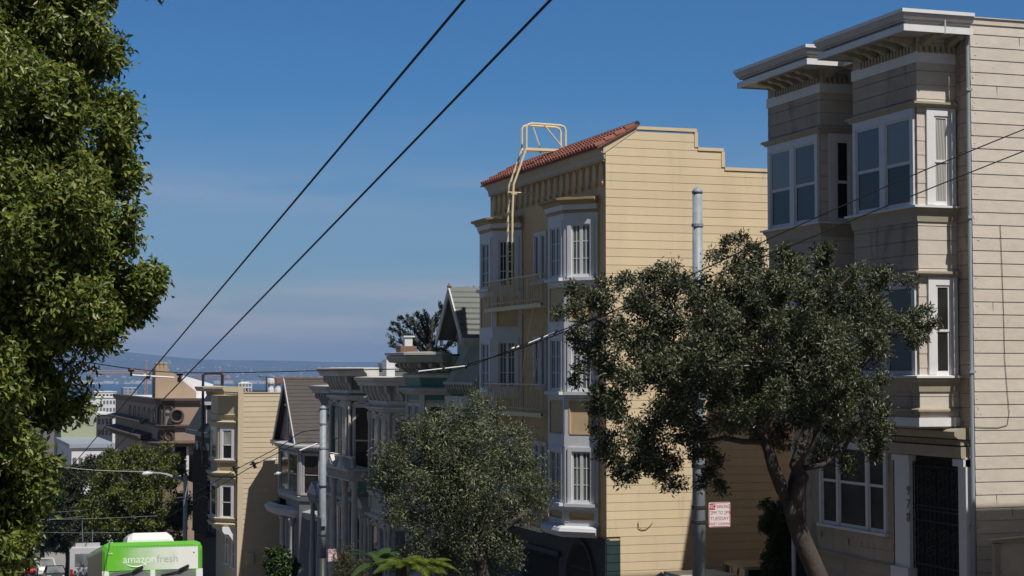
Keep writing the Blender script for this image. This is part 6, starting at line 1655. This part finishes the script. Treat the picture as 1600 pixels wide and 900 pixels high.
def rod(label, a, c, Y, r=.015, grp='white insulator rods'):
    R_ = thing('insulator_rod', label, 'insulator', pt(*a, Y), grp)
    b = MB(); p, q = pt(*a, Y), pt(*c, Y); b.tube([p, p.lerp(q, .5), q], r, 8); b.build('rod', 'insul', R_)
    b = MB()
    for t in (0, .52, 1): s = p.lerp(q, t); b.tube([(s.x - .03, s.y, s.z - .05), (s.x + .025, s.y, s.z + .035)], .02, 6)
    b.build('clamp', 'cable', R_)
rod('white insulator rod on the span wire in front of the green Victorian', (651, 580.5), (730, 571.5), 28.4, .010)
rod('white insulator rod on the lower span wire in front of the upper bay windows', (822, 537.5), (868, 519), 26.9, .009)
rod('dark clamp with a short white rod where the span wires meet by the bays', (797, 545), (812, 541), 27.3)
# wires that cross before the cream house, from the second pole
wire('feeder_wire', 'thin feeder wire sloping across the cream flank from the dark footed pole', [P2 + Vector((0, 0, Z2 - P2.z - .8)), pt(470, 676, 68), pt(440, 696, 70), pt(368, 734, 74), pt(330, 756, 77), pt(250, 800, 84)], .016, group='feeder wires')
wire('feeder_wire', 'second feeder wire sloping across the cream flank, the lower one', [P2 + Vector((0, 0, Z2 - P2.z - 1.3)), pt(470, 692, 68), pt(430, 710, 70), pt(397, 727, 72), pt(350, 755, 75), pt(250, 815, 84)], .016, group='feeder wires')
for k, (px, py, Y) in enumerate(((367, 733, 73.8), (397, 726, 72))):
    q = pt(px, py, Y); b = MB(); b.tube([(q.x - .06, Y, q.z + .12), (q.x + .02, Y, q.z - .06), (q.x + .06, Y, q.z - .14)], .07, 6); b.tube([(q.x - .18, Y, q.z), (q.x + .18, Y, q.z + .08)], .035, 6)
    tag(b.build('wire_clamp', 'cable'), ('dark wire clamp on the upper feeder wire before the cream flank', 'dark wire clamp on the lower feeder wire before the cream flank')[k], 'clamp', 'wire clamps')
for px, py, Y, lab in ((429, 718, 70.5, 'small white insulator above the lower feeder wire'), (434, 740, 70, 'small white insulator on the cream flank beside the grey bay')):
    q = pt(px, py, Y); b = MB(); b.tube([(q.x - .13, Y, q.z - .02), (q.x, Y, q.z), (q.x + .13, Y, q.z + .03)], [.03, .075, .03], 8); tag(b.build('wire_insulator', 'insul'), lab, 'insulator', 'small wire insulators')
rod('slim white rod bracing the dark footed pole to its wires', (468, 704), (496, 693), 66, .03)
wire('span_wire', 'pale span wire over the far end of the street above the trees', [pt(60, 726, 108), pt(90, 729, 108), pt(140, 734, 109), pt(182, 736, 110), pt(250, 739, 111), pt(289, 756, 111.5)], .016, 'insul', 'far span wires')
for k, (a, c, Y) in enumerate((((30, 812, 108), (245, 806, 111), 110), ((20, 830, 112), (200, 832, 114), 113), ((60, 800, 118), (140, 796, 120), 118), ((50, 812, 118), (135, 806, 120), 118))):
    wire('far_wire', 'pale overhead wire low over the far crossing, number unclear among its neighbours'.replace(', number unclear among its neighbours', ''), [pt(a[0], a[1], a[2]), pt((a[0] + c[0]) / 2, (a[1] + c[1]) / 2 + 1.5, Y), pt(c[0], c[1], c[2])], .009, 'galv', 'pale wires over the far crossing')

# ============================================================ VEHICLES
def wheel(par, x, y, r=.33, w=.22):
    b = MB(); F = []
    n = 20; vs = []; fs = []
    for sx, rr in ((-w / 2, r * .9), (-w / 2 * .8, r), (w / 2 * .8, r), (w / 2, r * .9)):
        for j in range(n): a = 2 * PI * j / n; vs.append((x + sx, y + rr * math.cos(a), r + rr * math.sin(a)))
    for i in range(3):
        for j in range(n): fs.append((i * n + j, i * n + (j + 1) % n, (i + 1) * n + (j + 1) % n, (i + 1) * n + j))
    fs += [tuple(range(n)), tuple(range(3 * n, 4 * n))]
    b.add(vs, fs); o = b.build('wheel', 'rubber', par)
    h = MB(); s = 1 if x > 0 else -1
    h.add([(x + s * (w / 2 + .008), y + r * .6 * math.cos(2 * PI * j / 12), r + r * .6 * math.sin(2 * PI * j / 12)) for j in range(12)], [tuple(range(12))]); h.build('rim', 'chrome', o)
def loft_x(b, secs):
    """closed rings (list of (x,z)) at stations y"""
    k = len(secs[0][1]); vs = []; fs = []
    for y, ring in secs: vs += [(x, y, z) for x, z in ring]
    for i in range(len(secs) - 1):
        for j in range(k): fs.append((i * k + j, i * k + (j + 1) % k, (i + 1) * k + (j + 1) % k, (i + 1) * k + j))
    b.add(vs, fs + [tuple(range(k)), tuple(range((len(secs) - 1) * k, len(secs) * k))])
def ring(w, z0, z1, taper=.0, r=.08):
    wt = w - taper
    return [(-w, z0), (w, z0), (w, z0 + (z1 - z0) * .55), (wt, z1 - r), (wt - r, z1), (-wt + r, z1), (-wt, z1 - r), (-w, z0 + (z1 - z0) * .55)]
def car(label, paint, kind='sedan', group='cars far down the street'):
    """nose towards -Y, origin on the ground under the middle"""
    T = thing('parked_car', label, 'car', (0, 0, 0), group); w = .88
    b = MB()
    if kind == 'sedan': st = [(-2.2, .45, .62), (-2.1, .3, .76), (-1.0, .22, .92), (-.9, .22, .95), (1.3, .22, 1.0), (2.0, .3, .98), (2.2, .42, .82)]
    else: st = [(-2.2, .45, .75), (-2.1, .3, .98), (-1.1, .25, 1.08), (-1.0, .25, 1.10), (1.6, .25, 1.12), (2.1, .3, 1.1), (2.22, .42, .95)]
    loft_x(b, [(y, ring(w * (.93 if abs(y) > 2.05 else 1), z0, z1, .05)) for y, z0, z1 in st]); b.build('body', paint, T, smooth=False)
    zr, zb = (1.45, .93) if kind == 'sedan' else (1.78, 1.08); y0, y1, y2, y3 = (-1.05, -.35, .95, 1.75) if kind == 'sedan' else (-1.1, -.55, 1.75, 2.1)
    c = MB(); loft_x(c, [(y0, [(-.78, zb), (.78, zb), (.78, zb + .02), (-.78, zb + .02)]), (y1, [(-.76, zb), (.76, zb), (.64, zr), (-.64, zr)]), (y2, [(-.76, zb), (.76, zb), (.64, zr), (-.64, zr)]), (y3, [(-.78, zb), (.78, zb), (.76, zb + .03), (-.76, zb + .03)])]); c.build('windows', 'windscreen', T)
    c = MB(); c.box(-.63, .63, y1 + .02, y2 - .02, zr - .02, zr + .05)
    for s in (-1, 1):
        for ya, yb in ((y0, y1), (y3, y2), ((y1 + y2) / 2, (y1 + y2) / 2)): c.tube([(s * .775, ya, zb), (s * .65, yb, zr)], .045, 4)
    c.build('roof', paint, T)
    for s in (-1, 1):
        h = MB(); h.box(s * .62 - .16, s * .62 + .16, -2.2, -2.05, .62, .76); h.build('headlight', 'insul', T)
        h = MB(); h.box(s * .66 - .14, s * .66 + .14, 2.08, 2.235, .72, .90); h.build('tail_light', 'lamp_red', T)
    b = MB(); b.box(-.26, .26, 2.2, 2.245, .55, .68); b.build('number_plate', 'sign_white', T)
    for x in (-.80, .80):
        for y in (-1.35, 1.35): wheel(T, x, y)
    return T
def put(T, px, py, Y, rot=0, zoff=0, x=None):
    q = pt(px, py, Y); T.location = (q.x if x is None else x, Y, gz(Y) + zoff + .03); T.rotation_euler = (-math.atan((gz(Y - 3) - gz(Y + 3)) / 6), 0, rot)
    return T
M['car_silver'] = mat('silver_car_paint', (.42, .43, .45), .3, .05, 2); M['car_black'] = mat('black_car_paint', (.012, .012, .014), .25, .05, 2); M['car_tan'] = mat('tan_car_paint', (.30, .24, .19), .45, .05, 2)
put(car('white van like car far down the hill just uphill of the silver one', 'truck_white', 'suv'), 72, 878, 172)
put(car('white sedan just downhill of the black car in the far queue', 'truck_white'), 64, 884, 186)
put(car('black sedan nearest the trolley bus in the far queue', 'car_black'), 86, 889, 150)
put(car('red car in the far queue under the trees', 'red'), 49, 888, 180)
put(car('silver car farthest down the hill in the far queue', 'car_silver', 'suv'), 52, 880, 210)

def bus():
    Y = 126; q = pt(124, 870, Y); T = thing('trolley_bus', 'white trolley bus with red rear lamps half hidden behind the green truck', 'bus', (0, 0, 0))
    b = MB(); rg = lambda w, z0, z1: [(-w, z0), (w, z0), (w, z1 - .25), (w - .2, z1), (-w + .2, z1), (-w, z1 - .25)]
    loft_x(b, [(-10, rg(1.2, .4, 3.0)), (-9.8, rg(1.27, .35, 3.1)), (1.9, rg(1.27, .35, 3.1)), (2.0, rg(1.22, .4, 3.0))]); b.build('body', mat('dull_white_bus_paint', (.46, .47, .48), .4, .1, 1.0), T)
    F = Frame((-1.27, 2.0), (1, 0)); F.n = Vector((0, -1, 0))
    b = MB(); b.box(-.85, .85, -10.03, -9.9, 1.7, 2.6); b.build('front_window', 'windscreen', T)
    r = MB(); r.box(-1.27, 1.27, -10.4, -10.42, 3.02, 3.03)
    for s in (-1, 1):
        k = MB()
        for i in range(6): k.box(s * 1.272 - .01, s * 1.272 + .01, -9 + 1.8 * i, -7.5 + 1.8 * i, 1.5, 2.5)
        k.build('side_window', 'windscreen', T)
        k = MB(); k.box(s * 1.08 - .1, s * 1.08 + .1, -10.02, -9.95, .9, 1.5); k.build('tail_light', 'lamp_red', T)
    k = MB(); k.box(-.95, .95, -10.02, -9.9, .7, 1.45)
    for i in range(5): k.box(-.8 + .36 * i, -.62 + .36 * i, -10.05, -10.02, .75, 1.4)
    k.build('rear_grille', 'car_silver', T)
    k = MB(); k.box(-.9, .9, -8, -3, 3.1, 3.35); k.build('roof_box', 'car_silver', T)
    for s in (-.35, .35):
        k = MB(); k.tube([(s, -5, 3.35), (s * 1.1, -9, 5.0), (s * 1.2, -11.5, 5.7)], .045, 5); k.build('trolley_pole', 'galv', T)
    for s in (-1.1, 1.1):
        for y in (-7, -.5): wheel(T, s, y, .48, .28)
    put(T, 137, 870, 142, R(-5.2))
bus()

M['letter_mid'] = mat('grey_lettering', (.42, .45, .42), .4, .05, 5)
def truck():
    T = thing('delivery_truck', 'green and white grocery delivery truck coming up the street', 'truck', (0, 0, 0))
    W2 = 1.06; H = 3.15; r = .14
    rg = lambda w, z1, rr=r: [(-w, .55), (w, .55), (w, z1 - rr), (w - rr * .3, z1 - rr * .3), (w - rr, z1), (-w + rr, z1), (-w + rr * .3, z1 - rr * .3), (-w, z1 - rr)]
    b = MB(); loft_x(b, [(.0, rg(W2 - .06, H - .08)), (.07, rg(W2, H)), (6.2, rg(W2, H)), (6.25, rg(W2 - .04, H - .05))])
    g = bpy.data.materials.new('green_to_white_wrap'); g.use_nodes = True; n, l = g.node_tree.nodes, g.node_tree.links; p = n['Principled BSDF']
    p.inputs['Roughness'].default_value = .3
    tc_ = n.new('ShaderNodeTexCoord'); sp = n.new('ShaderNodeSeparateXYZ'); l.new(tc_.outputs['Object'], sp.inputs[0])
    no = n.new('ShaderNodeTexNoise'); no.inputs['Scale'].default_value = 1.6; no.inputs['Detail'].default_value = 5; l.new(tc_.outputs['Object'], no.inputs['Vector'])
    ma = n.new('ShaderNodeMath'); ma.operation = 'MULTIPLY_ADD'; ma.inputs[1].default_value = 1.1; l.new(no.outputs['Fac'], ma.inputs[0]); l.new(sp.outputs['X'], ma.inputs[2])
    mr = n.new('ShaderNodeMapRange'); mr.inputs[1].default_value = -.1; mr.inputs[2].default_value = .95; l.new(ma.outputs[0], mr.inputs[0])
    mx = n.new('ShaderNodeMix'); mx.data_type = 'RGBA'; l.new(mr.outputs[0], mx.inputs[0]); mx.inputs[6].default_value = (.13, .48, .03, 1); mx.inputs[7].default_value = (.74, .76, .73, 1); l.new(mx.outputs[2], p.inputs['Base Color'])
    b.build('cargo_body', 'truck_green', T)
    # printed front panel between the corner posts, above the windscreen
    F = Frame((-W2, 0), (1, 0)); L = 2 * W2
    f = MB(); f.fb(F, .10, L - .10, H - .60, H - .125, -.03, .012); f.build('front_panel', g, T)
    s = MB(); s.box(-W2 - .006, -W2 + .02, .16, 6.15, .6, H - .18); s.build('side_panel', 'truck_dark', T)
    s = MB(); s.box(W2 - .02, W2 + .006, .16, 6.15, .6, H - .18); s.build('side_panel', 'truck_white', T)
    for u0, u1 in ((.14, L / 2 - .05), (L / 2 + .05, L - .14)):
        k = MB(); rr = .12; z0, z1 = H - 1.5, H - .62
        k.plate(F, [(u0, z0), (u1, z0), (u1, z1 - rr), (u1 - rr * .3, z1 - rr * .3), (u1 - rr, z1), (u0 + rr, z1), (u0 + rr * .3, z1 - rr * .3), (u0, z1 - rr)], -.02, .014); k.build('windscreen', 'windscreen', T)
        k = MB(); k.tube([F.p(u0 + .12, z1 - .10, .04), F.p((u0 + u1) / 2 + .1, z1 - .02, .05), F.p(u1 - .22, z1 + .06, .05)], .014, 5); k.tube([F.p(u1 - .36, z1 + .0, .06), F.p(u1 - .16, z1 + .09, .05)], .034, 6); k.build('wiper', 'rubber', T)
    k = MB(); k.fb(F, L / 2 - .05, L / 2 + .05, H - 1.5, H - .60, -.02, .01); k.fb(F, .0, .14, .8, H - .6, -.02, .006); k.fb(F, L - .14, L, .8, H - .6, -.02, .006); k.fb(F, 0, L, .8, H - 1.5, -.02, .008); k.build('cab_front', 'truck_white', T)
    k = MB(); loft_x(k, [(-.75, [(-.9, .55), (.9, .55), (.85, 1.25), (-.85, 1.25)]), (0, [(-1.0, .5), (1.0, .5), (.98, 1.6), (-.98, 1.6)])]); k.build('bonnet', 'truck_white', T)
    k = MB(); k.box(-.5, .5, -.78, -.74, .7, 1.15); k.build('grille', 'rubber', T)
    k = MB(); k.box(-1.05, 1.05, -.95, -.72, .42, .62); k.build('bumper', 'rubber', T)
    for sx in (-.7, .7):
        k = MB(); k.box(sx - .14, sx + .14, -.79, -.74, .75, 1.05); k.build('headlight', 'chrome', T)
        k = MB(); k.tube([(sx * 1.55, .3, 2.2), (sx * 1.8, -.2, 2.2)], .02, 5); k.box(sx * 1.8 - .1, sx * 1.8 + .1, -.25, -.2, 1.85, 2.35); k.build('mirror', 'rubber', T)
    k = MB()
    for u in (.12, .18, L - .2): k.fb(F, u, u + .035, H - .25, H - .22, .01, .03)
    k.build('marker_lamp', 'lamp_amber' if 'lamp_amber' in M else 'insul', T)
    # refrigeration unit on the roof
    u = MB(); loft_x(u, [(.55, [(-.50, H), (.50, H), (.50, H + .02), (.40, H + .06), (-.40, H + .06), (-.50, H + .02)]), (.75, [(-.50, H), (.50, H), (.47, H + .14), (.36, H + .22), (-.36, H + .22), (-.47, H + .14)]), (2.2, [(-.5, H), (.5, H), (.47, H + .14), (.36, H + .24), (-.36, H + .24), (-.47, H + .14)])]); u.build('roof_unit', 'truck_white', T)
    u = MB()
    for k in range(26): u.fb(F, .12 + .072 * k, .132 + .072 * k, H - .115, H - .103, .0, .006)
    for k in range(24): u.fb(F, .14 + .076 * k, .15 + .076 * k, H - .592, H - .582, .012, .017)
    u.build('rivet_row', 'truck_white', T)
    u = MB(); u.fb(Frame((0, .72), (1, 0)), .04, .10, H + .09, H + .14, 0, .03); u.build('roof_unit_badge', 'rubber', T)
    rot = (PI / 2, 0, 0)
    text('lettering', 'amazon', .232, 'letter_grey', T, (-.63, -.0135, H - .375), rot, .002, 'LEFT', 1.0, .98)
    text('lettering', 'fresh', .232, 'letter_mid', T, (.085, -.0135, H - .375), rot, .002, 'LEFT', 1.0, .98)
    sm = MB(); pts = [F.p(W2 - .56 + .40 * t, H - .475 - .055 * math.sin(PI * t) ** 1.0, .016) for t in [i / 14 for i in range(15)]]
    sm.tube(pts, [.006 + .012 * math.sin(PI * i / 14) for i in range(15)], 5); e_ = pts[-1]; sm.add([(e_[0] - .07, e_[1] - .005, e_[2] + .022), (e_[0] + .025, e_[1] - .005, e_[2] + .03), (e_[0] + .015, e_[1] - .005, e_[2] - .06), (e_[0] - .005, e_[1] - .005, e_[2] - .01)], [(0, 1, 2, 3)]); sm.build('smile_arrow', 'letter_grey', T)
    for x in (-.9, .9):
        for y in (.4, 4.6): wheel(T, x, y, .38, .24)
    q = pt(241, 847, 38.5); zt = q.z
    T.location = (q.x, 38.5, zt - H); T.rotation_euler = (-math.atan(.125), 0, R(-2.2))
truck()

def jeep():
    """boxy car nosed in beside the yellow flank: its end faces the street, its side faces uphill"""
    T = thing('parked_car', 'tan boxy off road car nosed in beside the yellow flank behind the twisted tree', 'car', (0, 0, 0), 'cars nosed in by the near houses')
    H = 1.72; w = .82; L = 3.9     # length along +X, street end at x = 0
    def ringy(w, z0, z1): return [(-w, z0), (w, z0), (w, z1), (-w, z1)]
    b = MB(); secs = [(0.05, .55, 1.12), (.0, .5, 1.14), (L - 1.2, .45, 1.14), (L, .5, 1.05)]
    vs = []
    def lx(b, secs):
        vs = []; fs = []
        for x, ring_ in secs: vs += [(x, y, z) for y, z in ring_]
        k = len(secs[0][1])
        for i in range(len(secs) - 1):
            for j in range(k): fs.append((i * k + j, i * k + (j + 1) % k, (i + 1) * k + (j + 1) % k, (i + 1) * k + j))
        b.add(vs, fs + [tuple(range(k)), tuple(range((len(secs) - 1) * k, len(secs) * k))])
    lx(b, [(0, ringy(w, .5, 1.1)), (.05, ringy(w + .03, .45, 1.12)), (L - 1.15, ringy(w + .03, .42, 1.12)), (L - .05, ringy(w, .45, 1.05)), (L, ringy(w - .1, .5, .98))]); b.build('body', 'car_tan', T)
    g = MB(); lx(g, [(.06, ringy(w - .03, 1.1, 1.12)), (.10, ringy(w - .05, 1.1, H - .04)), (L - 1.5, ringy(w - .05, 1.1, H - .04)), (L - 1.15, ringy(w - .03, 1.1, 1.12))]); g.build('windows', 'g_dark', T)
    r = MB(); lx(r, [(.02, [(-w + .1, H - .08), (w - .1, H - .08), (w - .12, H - .02), (-w + .12, H - .02)]), (.10, [(-w + .0, H - .08), (w, H - .08), (w - .06, H), (-w + .06, H)]), (L - 1.6, [(-w, H - .08), (w, H - .08), (w - .06, H), (-w + .06, H)]), (L - 1.48, [(-w + .05, H - .09), (w - .05, H - .09), (w - .1, H - .05), (-w + .1, H - .05)])])
    for s in (-1, 1):
        for xa, xb in ((.06, .09), (.95, .95), (1.65, 1.65), (L - 1.15, L - 1.5)): r.tube([(xa, s * (w - .02), 1.1), (xb, s * (w - .04), H - .06)], .06, 4)
    r.build('roof', 'car_tan', T)
    c = MB(); c.box(-.14, -.02, -.3, .3, .62, 1.18); c.build('spare_wheel_cover', 'rubber', T)
    c = MB(); c.box(-.03, .0, .08, .14, 1.15, H - .1); c.build('rear_wiper', 'insul', T)
    for s in (-1, 1): c = MB(); c.box(-.02, .02, s * (w - .1) - .07, s * (w - .1) + .07, .75, 1.0); c.build('tail_light', 'lamp_red', T)
    for y in (-w + .08, w - .08):
        for x in (.75, L - .8):
            o = MB(); n = 18; vs = []
            for sy, rr in ((-.11, .34), (.11, .34)): vs += [(x + rr * math.cos(2 * PI * j / n), y + sy, .36 + rr * math.sin(2 * PI * j / n)) for j in range(n)]
            o.add(vs, [(j, (j + 1) % n, n + (j + 1) % n, n + j) for j in range(n)] + [tuple(range(n)), tuple(range(n, 2 * n))]); o.build('wheel', 'rubber', T)
    Y = 42.6; q = pt(1158, 884, Y); T.location = (q.x, Y + .5, q.z - H); T.rotation_euler = (0, 0, R(-4))
jeep()
T = car('pale car nosed in behind the steel pole below the yellow flank', 'car_silver', 'sedan', 'cars nosed in by the near houses')
q = pt(1095, 893, 36.5); T.location = (q.x + .6, 37.2, q.z - 1.62); T.rotation_euler = (0, 0, R(90))
T = car('dark car with roof bars nosed in just downhill of the pale car', 'car_black', 'suv', 'cars nosed in by the near houses')
q = pt(1050, 897, 39.5); T.location = (q.x + .6, 40.0, q.z - 2.0); T.rotation_euler = (0, 0, R(90))

# ============================================================ SEA AIR
def haze():
    b = MB(); b.box(-9500, 9500, -300, 19000, -90, 300)
    m = bpy.data.materials.new('sea_haze'); m.use_nodes = True; n, l = m.node_tree.nodes, m.node_tree.links
    n.remove(n['Principled BSDF']); v = n.new('ShaderNodeVolumePrincipled')
    v.inputs['Color'].default_value = (.31, .54, .98, 1); v.inputs['Density'].default_value = 7.5e-5; v.inputs['Anisotropy'].default_value = 0.0
    l.new(v.outputs[0], n['Material Output'].inputs['Volume'])
    o = b.build('haze', m); o['kind'] = 'stuff'; tag(o, 'thin blue sea haze over the bay and the far hills', 'haze')
haze()
